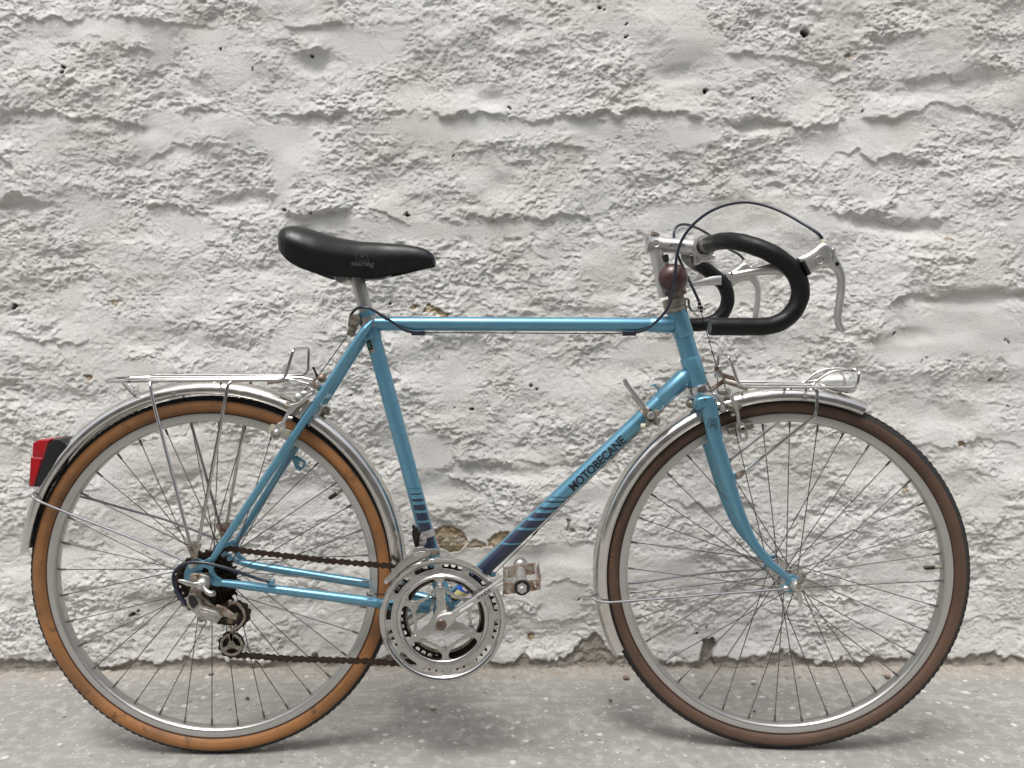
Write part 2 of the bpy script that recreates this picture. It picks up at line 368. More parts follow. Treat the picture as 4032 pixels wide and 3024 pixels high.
HOLLOWS = [  # centre u, v, half width, half height (photo pixels), depth mm, tilt
 (785, 345, 62, 40, 9, 0), (1225, 235, 85, 40, 10, 0), (80, 805, 95, 30, 12, 0), (930, 790, 130, 26, 8, 0), (1940, 385, 58, 38, 9, 0), (1990, 115, 60, 40, 8, 0),
 (2670, 297, 70, 36, 8, 0), (2990, 500, 130, 32, 12, 0), (3750, 350, 230, 50, 10, -.15), (3500, 890, 190, 30, 9, .05), (3850, 1175, 230, 34, 10, 0), (1950, 1850, 170, 30, 9, 0),
 (1700, 1925, 80, 50, 6, 0), (3600, 1330, 80, 30, 6, 0), (3990, 60, 90, 60, 9, 0), (2990, 700, 60, 20, 4, 0), (250, 1560, 150, 40, 7, .1), (1500, 1750, 120, 60, 6, 0),
 (2300, 1250, 150, 40, 7, 0), (2050, 1260, 60, 30, 5, 0), (3350, 1500, 120, 50, 6, 0), (1960, 2200, 340, 42, 9, .02), (2600, 2130, 120, 50, 7, 0), (3120, 2330, 260, 36, 9, .03), (450, 1720, 120, 50, 6, 0),
 (3720, 1640, 160, 50, 8, 0), (600, 1330, 140, 50, 7, 0), (820, 2390, 240, 50, 7, .03), (2430, 1460, 120, 46, 6, 0), (3880, 1530, 130, 60, 7, 0), (2860, 1150, 200, 60, 5, 0),
]
SMOOTHS = [
 (370, 110, 270, 52, 0), (830, 130, 95, 45, 0), (1260, 145, 90, 48, 0), (1430, 180, 100, 70, .3), (1000, 520, 290, 55, .08), (620, 565, 120, 60, 0), (1400, 882, 280, 38, .03), (1750, 500, 340, 48, 0),
 (2250, 500, 260, 30, .05), (1850, 905, 300, 34, 0), (2640, 850, 120, 60, 0), (3500, 530, 190, 70, 0), (3250, 590, 110, 60, 0), (2700, 520, 140, 50, 0), (3800, 1300, 260, 110, 0), (1100, 700, 50, 120, 0),
 (640, 190, 60, 90, .2), (750, 880, 150, 40, .2), (1540, 160, 60, 120, 0), (2720, 190, 70, 90, 0), (3600, 1380, 200, 60, 0), (2400, 620, 50, 60, 0), (1780, 1520, 60, 120, 0), (1700, 1760, 90, 80, 0), (2550, 1390, 150, 60, 0),
 (1130, 640, 70, 60, 0), (3330, 340, 20, 14, 0), (2200, 2190, 400, 50, 0), (260, 2150, 90, 60, 0), (2350, 1950, 110, 50, 0), (3420, 760, 90, 40, 0), (2850, 1500, 140, 60, 0), (2650, 2230, 120, 60, 0), (3420, 2230, 60, 40, 0), (560, 1480, 120, 60, 0),
]
# only compute the placed features in their own neighbourhood
def win(u0, v0, u1, v1, pad=.05):
    x0, z1_ = wpx(u0, v0); x1, z0_ = wpx(u1, v1)
    i0, i1 = np.searchsorted(xs, [x0-pad, x1+pad]); k0, k1 = np.searchsorted(zs, [z0_-pad*1.6, z1_+pad*3])
    return slice(max(i0, 0), max(i1, 0)), slice(max(k0, 0), max(k1, 0))
warp = (vnoise(GX, GZ, 9, 11, 3)-.5)*.030+(vnoise(GX, GZ, 30, 40, 4)-.5)*.010
warp2 = (vnoise(GX, GZ, 10, 9, 5)-.5)*.030+(vnoise(GX, GZ, 33, 30, 6)-.5)*.010
jag = (vnoise(GX, GZ, 50, 42, 8)-.5)*.012+(vnoise(GX, GZ, 120, 100, 9)-.5)*.008+(vnoise(GX, GZ*0, 22, 1, 10)-.5)*.013
H_ = ((vnoise(GX, GZ, 2.2, 3.2, 11)-.5)*.020+(vnoise(GX, GZ, 6, 9.5, 12)-.5)*.014+(vnoise(GX, GZ, 15, 22, 13)-.5)*.006).astype(np.float64)
rough_m = sstep(.30, .50, vnoise(GX+warp, GZ+warp2, 7, 11, 14)*.65+vnoise(GX+warp2, GZ, 21, 30, 15)*.35)
rough_m = .38+.62*rough_m
def ell(u, v, ru, rv, tilt, hard=2.0):
    cx, cz = wpx(u, v); ex, _ = wpx(u+ru, v); _, ez = wpx(u, v-rv); ru_, rv_ = ex-cx, ez-cz
    sl = win(u-ru*1.6, v-rv*1.6, u+ru*1.6, v+rv*1.6, .03)
    X = GX[sl]-cx+warp[sl]*.9; Y_ = GZ[sl]-cz+warp2[sl]*.7; X2 = X+Y_*0; Y2 = Y_+X*tilt
    return sl, np.exp(-((X2/ru_)**2+(Y2/rv_)**2)**hard)
for u, v, ru, rv, tl in SMOOTHS:
    sl, m2 = ell(u, v, ru, rv, tl, 2.2); rough_m[sl] = rough_m[sl]*(1-.86*m2)
for u, v, ru, rv, dp, tl in HOLLOWS:
    sl, m2 = ell(u, v, ru, rv, tl, 1.6); H_[sl] -= m2*dp*.0008; rough_m[sl] *= (1-.35*m2)
for pl, A_, up_ in LEDGES:
    us = [q[0] for q in pl]; vs_ = [q[1] for q in pl]
    sl = win(min(us), min(vs_), max(us), max(vs_), .06)
    px = np.array([wpx(*q)[0] for q in pl]); pz = np.array([wpx(*q)[1] for q in pl])
    X = GX[sl]; Zz = GZ[sl]
    if X.size == 0: continue
    zl = np.interp(X, px, pz)+jag[sl]*1.1
    dd = zl-Zz
    fade = sstep(0, .035, X-px[0])*sstep(0, .035, px[-1]-X)
    fade = fade*np.clip(-.1+1.9*vnoise(X, Zz*0, 14, 1, 21), .05, 1.25)
    A2 = A_*.00062
    c_ = np.where(dd < 0, A2*np.exp(dd/(up_*.001)), A2*np.exp(-(np.maximum(dd, 0)/.0035)**1.4)-A2*.35*np.exp(-np.maximum(dd, 0)/.022)*(1-np.exp(-(np.maximum(dd, 0)/.004))))
    H_[sl] += c_*fade
    rough_m[sl] *= 1-.45*fade*sstep(0, .006, dd)*np.exp(-np.maximum(dd, 0)/.025)
# flaky, sagging roughcast
slope = (vnoise(GX, GZ, 3, 3, 31)-.5)*.9
Zw = GZ+warp2*.3
fl = np.zeros_like(GX)
for fx, fz, am, ridge, sd_ in ((14, 22, 1.5, 0, 38), (27, 42, 1.25, .35, 39), (50, 80, 1.0, .5, 40), (90, 140, .72, .35, 41), (150, 225, .60, .5, 42), (240, 330, .48, 0, 43)):
    n1 = vnoise(GX+warp*.3, Zw+warp2*.1, fx, fz, sd_)*.55+vnoise(GX*.8+Zw*.6, Zw*.8-GX*.6, fx*1.3, fx*1.3, sd_+60)*.45-.5
    fl += am*((1-ridge)*2.2*n1+ridge*(1.15-6.5*np.abs(n1)))
fl2 = vnoise(GX, GZ, 8, 11, 45)*.6+vnoise(GX, GZ, 24, 30, 46)*.4
fl = fl*(.30+1.35*fl2)
fine = fl*.0023*rough_m
H_ += fine
bot = sstep(.10, .0, GZ)
H_ += bot*(.006*(vnoise(GX, GZ, 12, 8, 51)-.5))
# exposed stone where the whitewash has fallen off, holes, dirt
stone = np.zeros_like(GX); dark = np.zeros_like(GX)
def inpoly(pts):
    pp = [wpx(*q) for q in pts]; us = [q[0] for q in pts]; vs_ = [q[1] for q in pts]
    sl = win(min(us), min(vs_), max(us), max(vs_), .02); X = GX[sl]+warp[sl]*.12+jag[sl]*.25; Y_ = GZ[sl]+warp2[sl]*.12+(vnoise(GX[sl], GZ[sl], 150, 150, 61)-.5)*.005
    ins = np.zeros(X.shape, bool)
    for (x0, z0), (x1, z1) in zip(pp, pp[1:]+pp[:1]):
        cnd = (z0 > Y_) != (z1 > Y_); ins ^= cnd & (X < (x1-x0)*(Y_-z0)/((z1-z0) or 1e-9)+x0)
    return sl, ins.astype(float)
for pts, dp in (([(1700, 2100), (1740, 2078), (1790, 2082), (1822, 2105), (1838, 2140), (1810, 2180), (1767, 2182), (1725, 2160), (1700, 2140)], .005),
            ([(1832, 2155), (1862, 2130), (1906, 2140), (1915, 2155), (1889, 2163), (1843, 2170)], .004),
            ([(1915, 2130), (1955, 2096), (2003, 2092), (2010, 2126), (1961, 2165), (1923, 2152)], .005),
            ([(1612, 1210), (1640, 1198), (1662, 1200), (1650, 1210), (1630, 1222)], .003),
            ([(1665, 1228), (1690, 1198), (1730, 1208), (1768, 1230), (1768, 1252), (1745, 1246), (1715, 1230), (1690, 1226)], .004),
            ([(2075, 2500), (2100, 2495), (2103, 2522), (2080, 2530)], .003), ([(3768, 1738), (3800, 1738), (3802, 1757), (3770, 1758)], .004),
            ([(3325, 210), (3350, 208), (3372, 218), (3350, 228), (3330, 226)], .003), ([(3545, 1900), (3565, 1905), (3570, 1935), (3548, 1940)], .003),
            ([(335, 1470), (365, 1475), (372, 1492), (345, 1498)], .003), ([(3705, 932), (3730, 930), (3745, 940), (3715, 942)], .002), ([(430, 1190), (460, 1188), (470, 1200), (440, 1205)], .002)):
    sl, m2 = inpoly(pts); stone[sl] = np.maximum(stone[sl], m2); H_[sl] -= m2*dp
    H_[sl] += m2*(.004*(vnoise(GX[sl], GZ[sl], 60, 90, 62)-.5)+.003*(vnoise(GX[sl], GZ[sl], 160, 200, 63)-.5))
for u, v, rpx, dp in [(3170, 130, 15, .02), (2779, 361, 11, .016), (2362, 32, 7, .01), (2378, 46, 5, .01), (2468, 147, 8, .01), (2466, 100, 5, .01), (2965, 389, 6, .004), (2005, 430, 5, .008), (252, 262, 8, .008), (249, 285, 6, .006), (994, 270, 4, .006),
        (868, 190, 6, .006), (1228, 212, 6, .006), (50, 1205, 10, .008), (42, 1218, 7, .006), (1603, 845, 7, .008), (1120, 826, 5, .006), (1230, 836, 5, .006), (2089, 1516, 6, .006), (2110, 1530, 6, .006), (1855, 1612, 6, .006), (3804, 614, 5, .006),
        (3965, 1343, 5, .004), (3980, 1348, 5, .004), (3910, 1497, 6, .006), (3510, 1310, 6, .006), (3619, 1420, 4, .004), (3638, 1405, 4, .004), (3512, 1315, 5, .006), (3734, 1426, 3, .004), (2742, 2494, 7, .006), (2783, 2473, 6, .006), (2320, 2080, 6, .006),
        (1035, 1198, 4, .004), (1530, 1200, 6, .006), (1725, 1405, 4, .004), (1790, 1610, 3, .004), (1785, 613, 6, .006), (3405, 432, 5, .006), (4032-60, 1605, 5, .004), (2282, 2362, 5, .006), (525, 2420, 9, .006), (550, 2400, 5, .005), (1100, 2520, 5, .005), (1380, 1560, 4, .004), (1120, 1700, 4, .004)]:
    cx, cz = wpx(u, v); sl = win(u-rpx*2, v-rpx*2, u+rpx*2, v+rpx*2, .006)
    X = GX[sl]-cx+(vnoise(GX[sl], GZ[sl], 120, 120, 71)-.5)*.008; Y_ = GZ[sl]-cz+(vnoise(GX[sl], GZ[sl], 120, 120, 72)-.5)*.008
    r_m = rpx*.00058
    m2 = sstep(1.25, .75, np.sqrt(X*X+Y_*Y_)/r_m); dark[sl] = np.maximum(dark[sl], m2); H_[sl] -= m2*dp
nsp = vnoise(GX, GZ, 70, 70, 81)*.5+vnoise(GX, GZ, 190, 190, 82)*.5
dark = np.maximum(dark, sstep(.945, .965, nsp)*.7)
# paint stops short of the ground in a ragged line
edge = .024+.020*(vnoise(GX, GZ*0, 9, 1, 91)-.3)+.014*(vnoise(GX, GZ*0, 40, 1, 92)-.5)+.010*(vnoise(GX, GZ*0, 120, 1, 93)-.5)+.008*(vnoise(GX, GZ, 90, 90, 94)-.5)
for uu, hw, hh in ((2310, 70, .040), (2360, 40, .03), (2060, 25, .022), (1560, 60, .01), (60, 120, .012), (3100, 60, .015), (3900, 80, .012)):
    x0 = wpx(uu, 2600)[0]; edge += hh*np.exp(-((GX-x0)/(hw*.00058))**2)
raw = sstep(.004, -.004, GZ-edge)
sl, m2 = inpoly([(2766, 2520), (2812, 2515), (2825, 2545), (2805, 2580), (2815, 2625), (2760, 2640), (2755, 2580), (2768, 2550)])
raw[sl] = np.maximum(raw[sl], m2*.9); H_[sl] -= m2*.012
sl, m2 = inpoly([(2232, 2040), (2250, 2045), (2245, 2070), (2262, 2090), (2240, 2100), (2228, 2080), (2238, 2060)]); raw[sl] = np.maximum(raw[sl], m2*.6); H_[sl] -= m2*.002
H_ -= raw*.007
H_ = H_+.004*raw*(vnoise(GX, GZ, 45, 70, 95)-.5)
# foot of the wall runs out into the ground
H_ += .010*sstep(.018, -.01, GZ)
tanm = sstep(.50, .75, vnoise(GX+warp, GZ, 4, 5, 96)*.6+vnoise(GX, GZ+warp, 13, 17, 97)*.4)
VY = WY-H_
VZ = GZ-np.clip(fine, -.004, .008)*.45-np.clip(H_, -.01, .02)*.12*sstep(.0, .08, GZ)
nx, nz = GX.shape
co = np.stack([GX, VY, VZ], -1).reshape(-1, 3)
idx = np.arange(nx*nz).reshape(nx, nz)
quads = np.stack([idx[:-1, :-1], idx[1:, :-1], idx[1:, 1:], idx[:-1, 1:]], -1).reshape(-1, 4)
def grid_mesh(name, co, quads):
    me = bpy.data.meshes.new(name); me.vertices.add(len(co)); me.vertices.foreach_set('co', co.astype(np.float32).ravel())
    me.loops.add(len(quads)*4); me.loops.foreach_set('vertex_index', quads.astype(np.int32).ravel())
    me.polygons.add(len(quads)); me.polygons.foreach_set('loop_start', np.arange(0, len(quads)*4, 4, dtype=np.int32))
    me.polygons.foreach_set('use_smooth', np.ones(len(quads), bool)); me.update(calc_edges=True); return me
me = grid_mesh('wall', co, quads)
at = me.color_attributes.new('wear', 'FLOAT_COLOR', 'POINT')
colr = np.stack([stone, dark, raw, tanm], -1).reshape(-1, 4).astype(np.float32); at.data.foreach_set('color', colr.ravel())
def wall_mat():
    m = bpy.data.materials.new('whitewashed roughcast'); m.use_nodes = True
    n = m.node_tree.nodes; l = m.node_tree.links; bs = n['Principled BSDF']; bs.inputs['Roughness'].default_value = .75; bs.inputs['Specular IOR Level'].default_value = .3
    at = n.new('ShaderNodeAttribute'); at.attribute_name = 'wear'; sp = n.new('ShaderNodeSeparateColor'); l.new(at.outputs['Color'], sp.inputs[0])
    tc = n.new('ShaderNodeTexCoord')
    def noise(scale, det=6, rough=.6):
        t = n.new('ShaderNodeTexNoise'); t.inputs['Scale'].default_value = scale; t.inputs['Detail'].default_value = det; t.inputs['Roughness'].default_value = rough; l.new(tc.outputs['Object'], t.inputs['Vector']); return t.outputs[0]
    def rng(x, lo, hi, a_=0, b_=1):
        r = n.new('ShaderNodeMapRange'); r.inputs[1].default_value = lo; r.inputs[2].default_value = hi; r.inputs[3].default_value = a_; r.inputs[4].default_value = b_; l.new(x, r.inputs[0]); return r.outputs[0]
    def mix(fac, A, B):
        x = n.new('ShaderNodeMix'); x.data_type = 'RGBA'; l.new(fac, x.inputs[0])
        for s_, q in ((6, A), (7, B)):
            if isinstance(q, tuple): x.inputs[s_].default_value = (*q, 1)
            else: l.new(q, x.inputs[s_])
        return x.outputs[2]
    base = mix(rng(noise(5), .4, .65), (.80, .795, .77), (.775, .765, .73))
    base = mix(rng(at.outputs['Alpha'], 0, 1, 0, .35), base, (.68, .64, .57))
    rawc = mix(rng(noise(60), .35, .65), (.30, .265, .225), (.44, .41, .37))
    stc = mix(rng(noise(70), .35, .62), (.54, .44, .30), (.33, .25, .155)); stc = mix(rng(noise(25), .5, .6), stc, (.55, .48, .38))
    col = mix(sp.outputs[2], base, rawc); col = mix(sp.outputs[0], col, stc); col = mix(rng(sp.outputs[1], 0, 1, 0, .95), col, (.03, .022, .018))
    l.new(col, bs.inputs['Base Color'])
    b1 = n.new('ShaderNodeBump'); b1.inputs['Strength'].default_value = .8; b1.inputs['Distance'].default_value = .003
    ad = n.new('ShaderNodeMath'); ad.operation = 'ADD'; l.new(noise(260, 6, .72), ad.inputs[0]); l.new(noise(900, 3), ad.inputs[1]); l.new(ad.outputs[0], b1.inputs['Height']); l.new(b1.outputs[0], bs.inputs['Normal'])
    return m
me.materials.append(wall_mat())
wall = bpy.data.objects.new('stone_wall', me); C.objects.link(wall)
tag(wall, 'rough whitewashed stone wall behind the blue bicycle, flaked to bare stone in spots', 'wall')
wall['kind'] = 'thing'

# ------------------------------------------------------------ ground
gx = spread(-1.25, 1.25, .006, -60, 60, 30); gy = spread(-.62, .40, .006, -60, .42, 30)
gy = gy[gy <= .42]
GX2, GY2 = np.meshgrid(gx, gy, indexing='ij')
gz = .004*(vnoise(GX2, GY2, 1.5, 3, 101)-.5)+.0012*(vnoise(GX2, GY2, 14, 50, 102)-.5)+.0007*(vnoise(GX2, GY2, 60, 90, 103)-.5)
gz -= .004
ramp = sstep(.275, .335, GY2)
gz += ramp*(.008+.010*vnoise(GX2, GY2, 16, 30, 104)*vnoise(GX2, GY2, 60, 80, 105)+.004*(vnoise(GX2, GY2, 90, 110, 106)-.5))
near = np.exp(-((GY2)/.05)**2); gz = gz*(1-near*.8)-.0006*near
idx = np.arange(gz.size).reshape(gz.shape)
quads = np.stack([idx[:-1, :-1], idx[1:, :-1], idx[1:, 1:], idx[:-1, 1:]], -1).reshape(-1, 4)
me = grid_mesh('ground', np.stack([GX2, GY2, gz], -1).reshape(-1, 3), quads)
def ground_mat():
    m = bpy.data.materials.new('paint spattered concrete'); m.use_nodes = True
    n = m.node_tree.nodes; l = m.node_tree.links; bs = n['Principled BSDF']; bs.inputs['Roughness'].default_value = .7; bs.inputs['Specular IOR Level'].default_value = .35
    tc = n.new('ShaderNodeTexCoord')
    def mapped(sx, sy, off=0):
        mp = n.new('ShaderNodeMapping'); mp.inputs['Scale'].default_value = (sx, sy, 1); mp.inputs['Location'].default_value = (off, off*.7, 0); l.new(tc.outputs['Object'], mp.inputs[0]); return mp.outputs[0]
    def noise(vec, scale, det=6, rough=.6):
        t = n.new('ShaderNodeTexNoise'); t.inputs['Scale'].default_value = scale; t.inputs['Detail'].default_value = det; t.inputs['Roughness'].default_value = rough; l.new(vec, t.inputs['Vector']); return t.outputs[0]
    def rng(x, lo, hi, a_=0, b_=1):
        r = n.new('ShaderNodeMapRange'); r.inputs[1].default_value = lo; r.inputs[2].default_value = hi; r.inputs[3].default_value = a_; r.inputs[4].default_value = b_; l.new(x, r.inputs[0]); return r.outputs[0]
    def mix(fac, A, B):
        x = n.new('ShaderNodeMix'); x.data_type = 'RGBA'; l.new(fac, x.inputs[0])
        for s_, q in ((6, A), (7, B)):
            if isinstance(q, tuple): x.inputs[s_].default_value = (*q, 1)
            else: l.new(q, x.inputs[s_])
        return x.outputs[2]
    def mth(op, A, B):
        x = n.new('ShaderNodeMath'); x.operation = op
        for s_, q in enumerate((A, B)):
            if isinstance(q, (int, float)): x.inputs[s_].default_value = q
            else: l.new(q, x.inputs[s_])
        return x.outputs[0]
    base = mix(rng(noise(mapped(1, 1), 3), .35, .68), (.25, .243, .225), (.33, .32, .295))
    base = mix(rng(noise(mapped(1, 7), 9), .4, .7, 0, .6), base, (.21, .205, .19))
    base = mix(rng(noise(mapped(1, 1, 3), 38), .50, .60, 0, .55), base, (.40, .39, .365))
    base = mix(rng(noise(mapped(1, 1, 5), 60), .60, .68, 0, .4), base, (.17, .162, .148))
    # spatters: distorted voronoi cells with random sizes
    def spat(scale, size, seed, thr):
        nz_ = n.new('ShaderNodeTexNoise'); nz_.inputs['Scale'].default_value = scale*1.6; nz_.inputs['Detail'].default_value = 3; l.new(mapped(1, 1, seed), nz_.inputs['Vector'])
        vm = n.new('ShaderNodeVectorMath'); vm.operation = 'SCALE'; vm.inputs['Scale'].default_value = .45/scale; l.new(nz_.outputs['Color'], vm.inputs[0])
        va = n.new('ShaderNodeVectorMath'); va.operation = 'ADD'; l.new(mapped(1, 1, seed), va.inputs[0]); l.new(vm.outputs[0], va.inputs[1])
        vo = n.new('ShaderNodeTexVoronoi'); vo.voronoi_dimensions = '2D'; vo.inputs['Scale'].default_value = scale; vo.inputs['Randomness'].default_value = 1; l.new(va.outputs[0], vo.inputs['Vector'])
        sc_ = n.new('ShaderNodeSeparateColor'); l.new(vo.outputs['Color'], sc_.inputs[0])
        on = mth('GREATER_THAN', sc_.outputs[0], thr); sz = mth('MULTIPLY', mth('POWER', sc_.outputs[1], 2.0), size)
        return mth('MULTIPLY', on, rng(mth('SUBTRACT', vo.outputs['Distance'], sz), .06, -.05))
    for s_, z_, sd_, th in ((40, .24, 2.3, .80), (100, .22, 7.1, .82), (16, .14, 11.7, .82)):
        base = mix(mth('MULTIPLY', spat(s_, z_, sd_, th), .55), base, (.74, .73, .70))
    base = mix(mth('MULTIPLY', spat(30, .12, 17.7, .86), .8), base, (.07, .06, .055))
    # dusty strip along the foot of the wall
    sp = n.new('ShaderNodeSeparateXYZ'); l.new(tc.outputs['Object'], sp.inputs[0])
    ed = mth('ADD', sp.outputs[1], mth('MULTIPLY', noise(mapped(1, 1, 9), 24), .05))
    base = mix(rng(ed, .315, .345, 0, .75), base, mix(rng(noise(mapped(1, 1, 4), 90), .4, .6), (.27, .23, .185), (.38, .345, .30)))
    l.new(base, bs.inputs['Base Color'])
    b1 = n.new('ShaderNodeBump'); b1.inputs['Strength'].default_value = .5; b1.inputs['Distance'].default_value = .0012
    l.new(mth('ADD', noise(mapped(1, 2.5), 130), noise(mapped(1, 1), 500)), b1.inputs['Height']); l.new(b1.outputs[0], bs.inputs['Normal'])
    return m
me.materials.append(ground_mat())
ground = bpy.data.objects.new('ground', me); C.objects.link(ground); tag(ground, kind='structure')
M['render'] = mat('added wall dark render', (0.27, 0.26, 0.24), .9, noise=[(3, (0.36, 0.35, 0.325), .4, .7)], bump=(40, .5, .004))
ow = MB(); ow.box((0, -4.6, 2.0), 9, .15, 2.0).box((0, -4.6, 4.04), 9.05, .20, .04)  # unseen wall added behind the camera: darkens reflections, blocks the low sky
tag(ow.build('added_opposite_wall', 'render', smooth_=False), kind='structure')
def gpt(u, v):
    dd = ray(u, v); return CAM+dd*(-CAM[2]/dd[2])
M['pale pebble'] = mat('pale pebble', (0.55, 0.51, 0.42), .8, bump=(200, .5, .001)); M['dark pebble'] = mat('dark pebble', (0.06, 0.06, 0.065), .6, bump=(200, .5, .001)); M['brown pebble'] = mat('brown pebble', (0.22, 0.16, 0.11), .8, bump=(200, .5, .001))
for (u, v, r, mt, lab) in [
    (1705, 2790, .0075, 'pale pebble', 'pale rounded pebble lying on the concrete to the right of the rear tyre'),
    (2403, 2760, .0042, 'dark pebble', 'small dark round pebble on the concrete left of the front tyre'),
    (2966, 2689, .0065, 'pale pebble', 'white oval pebble on the concrete seen through the front wheel near the wall'),
    (2971, 2804, .0040, 'dark pebble', 'dark pebble on the concrete seen through the lower front wheel'),
    (974, 2752, .0050, 'dark pebble', 'small dark pebble on the concrete seen through the lower rear wheel'),
    (3493, 2666, .0075, 'brown pebble', 'brown grey chip of stone at the wall foot behind the right of the front wheel'),
    (2467, 2672, .0080, 'brown pebble', 'crumb of brown mortar at the wall foot left of the front tyre'),
    (832, 2662, .0070, 'dark pebble', 'grey crumb of stone at the wall foot behind the rear wheel')]:
    q = gpt(u, v); r *= .8; rs = random.Random(int(u)); mb = MB(); mb.ball((q[0], q[1], r*.5), r, 12, 0, (1.25, 1, .62))
    mb.v = [(x+r*.16*math.sin(90/ r*.01*z+x*400), y, z+r*.10*math.sin(x*700+y*500)) for x, y, z in mb.v]
    tag(mb.build('pebble', mt, auto=180), lab, 'pebble', 'loose pebbles on the concrete')

# ------------------------------------------------------------ THE BICYCLE
bike = empty('bicycle'); tag(bike, 'light blue vintage touring bicycle with chrome mudguards and racks parked before the white wall', 'bicycle')
def rot_about(A, B, ang):
    A = Vector(A); ax = (Vector(B)-A).normalized(); Mx = Matrix.Translation(A) @ Matrix.Rotation(ang, 4, ax) @ Matrix.Translation(-A)
    return np.array(Mx)
HT_T, HT_B = L(2663, 1220), L(2751, 1528)               # head tube ends
STEER = rot_about(HT_B, HT_T, rad(-4.5)); BARS = np.array(Matrix.Translation(Vector(HT_T)) @ Matrix.Rotation(rad(1.5), 4, 'X') @ Matrix.Translation(-Vector(HT_T))) @ rot_about(HT_B, HT_T, rad(-1.0))
def lerp(A, B, t): return np.array(A)+(np.array(B)-np.array(A))*t
def along(A, B, s):
    A = np.array(A); B = np.array(B); return A+(B-A)/np.linalg.norm(B-A)*s
# ---- frame
BBC = L(1755, 2383)
ST_T, ST_B = L(1442, 1228), BBC
TT_L, TT_R = L(1458, 1274, 0), L(2676, 1279, 0)
DT_T = L(2706, 1474); DT_B = BBC
frame_mb = MB(); lugs = []
# bottom bracket shell and lugs are the frame's own mesh
frame_mb.lathe([(.0001, -.035), (.018, -.035), (.021, -.033), (.021, .033), (.018, .035), (.0001, .035)], BBC, n=28)
hu = (HT_T-HT_B)/np.linalg.norm(HT_T-HT_B)
def lug(A, B, s0, s1, r0, r1): lugs.append(MB().tube([along(A, B, s0), along(A, B, s0+.001), along(A, B, (s0+s1)/2), along(A, B, s1-.001), along(A, B, s1)], [r0*.98, r0, (r0+r1)/2, r1, r1*.97], 24))
TTm = L(2634, 1279); lug(TT_R, TT_L, .014, .056, .0158, .0140)
lug(DT_T, DT_B, .006, .070, .0175, .0158)
lug(HT_T, HT_B, -.001, .052, .0186, .0186); lug(HT_B, HT_T, -.001, .060, .0190, .0188)
lug(ST_T, ST_B, .012, .052, .0163, .0160)
frame = frame_mb.build('frame', 'blue', bike)
for o in lugs: o.build('lug', 'blue', frame)
def tube_part(name, A, B, r, mt='blue', n=28, parent=None, **kw):
    return MB().tube([A, lerp(A, B, .5), B], r, n, **kw).build(name, mt, parent or frame)
top_tube = tube_part('top_tube', TT_L, TT_R, .0130)
down_tube = tube_part('down_tube', DT_T, DT_B, .0145)
seat_tube = tube_part('seat_tube', ST_T, ST_B, .0145)
head_tube = tube_part('head_tube', HT_T, HT_B, .0172)
# seat stays: near one read off the photograph, far one mirrored
ss = [L(1468, 1262, -.0185), L(1448, 1286, -.0200), L(1428, 1314, -.0215), L(1343, 1439, -.026), L(1273, 1545, -.032), L(1112, 1786, -.043), L(940, 2044, -.054), L(846, 2188, -.0605), L(832, 2208, -.0615)]
sr = [.0030, .0065, .0085, .0080, .0078, .0075, .0068, .0058, .0045]
mb = MB().tube(smooth(ss, 4), list(np.interp(np.linspace(0, 8, 33), range(9), sr)), 18)
for o in (mb, mb.mirror()): o.build('seat_stay', 'blue', frame)
cs = [a(742, 815, -.0600), a(770, 817, -.0590), a(1000, 845, -.054), b(60, 745, -.045), b(240, 775, -.040), b(480, 800, -.0320), b(690, 815, -.0225)]
mb = MB().tube(smooth(cs, 4), list(np.interp(np.linspace(0, 6, 25), range(7), [.0045, .0066, .0078, .0092, .0096, .0098, .0100])), 18)
for o in (mb, mb.mirror()): o.build('chain_stay', 'blue', frame)
dr = poly(k_, [(530, 200), (600, 70), (690, -15), (760, -10), (830, 30), (930, -20), (1005, 0), (1008, 215), (1060, 280), (1140, 335), (1135, 430), (1110, 455), (985, 432), (930, 400), (850, 430), (740, 450), (620, 400), (515, 380)], -.0625)
hole = poly(k_, [(790, 212), (850, 140), (925, 172), (925, 275), (1000, 335), (985, 345), (900, 290), (850, 240)], -.0625)
mb = plate_mb([round_poly(dr, .003), round_poly(hole, .001)], -.0625, .005, .001)
for o in (mb, mb.mirror()): o.build('dropout', 'blue', frame)
# brake bridge, chain stay bridge, guides
MB().tube([L(1262, 1560, -.031), L(1262, 1560, -.031)*np.array([1, -1, 1])], .007, 14).build('brake_bridge', 'blue', frame)
MB().tube([L(1560, 2355, -.035), L(1560, 2355, -.035)*np.array([1, -1, 1])], .006, 14).build('chain_stay_bridge', 'blue', frame)
def bits(name, polyz, y, th, mt, parent, bev=.0005, rp=.001, mirror=False):
    mb = plate_mb([round_poly(p, rp, 3) for p in polyz], y, th, bev); ob = mb.build(name, mt, parent)
    if mirror: mb.mirror().build(name, mt, parent)
    return ob
bits('pump_peg', [poly(r_, [(330, 225), (360, 195), (420, 172), (455, 190), (470, 230), (565, 335), (555, 360), (480, 410), (462, 430), (500, 370), (520, 345), (455, 270), (425, 215), (380, 215)], 0)], 0, .007, 'blue', frame)
# light bracket eye on the left seat stay
bits('bracket_eye', [poly(f, [(1870, 850), (1905, 838), (1965, 880), (1960, 915), (1925, 945), (1895, 925), (1880, 885)], .045), poly(f, [(1925, 875), (1948, 885), (1938, 918), (1915, 905)], .045)], .045, .003, 'blue', frame)
# mudguard / rack tab on the right seat stay
bits('rack_tab', [poly(i_, [(800, 450), (860, 445), (1000, 520), (920, 600), (840, 545), (810, 500)], -.03)], -.032, .003, 'blue', frame)
MB().lathe([(.0001, -.004), (.004, -.004), (.005, -.003), (.005, 0)], i_(868, 500, -.033), n=16).build('bracket_screw', 'grimy', frame)
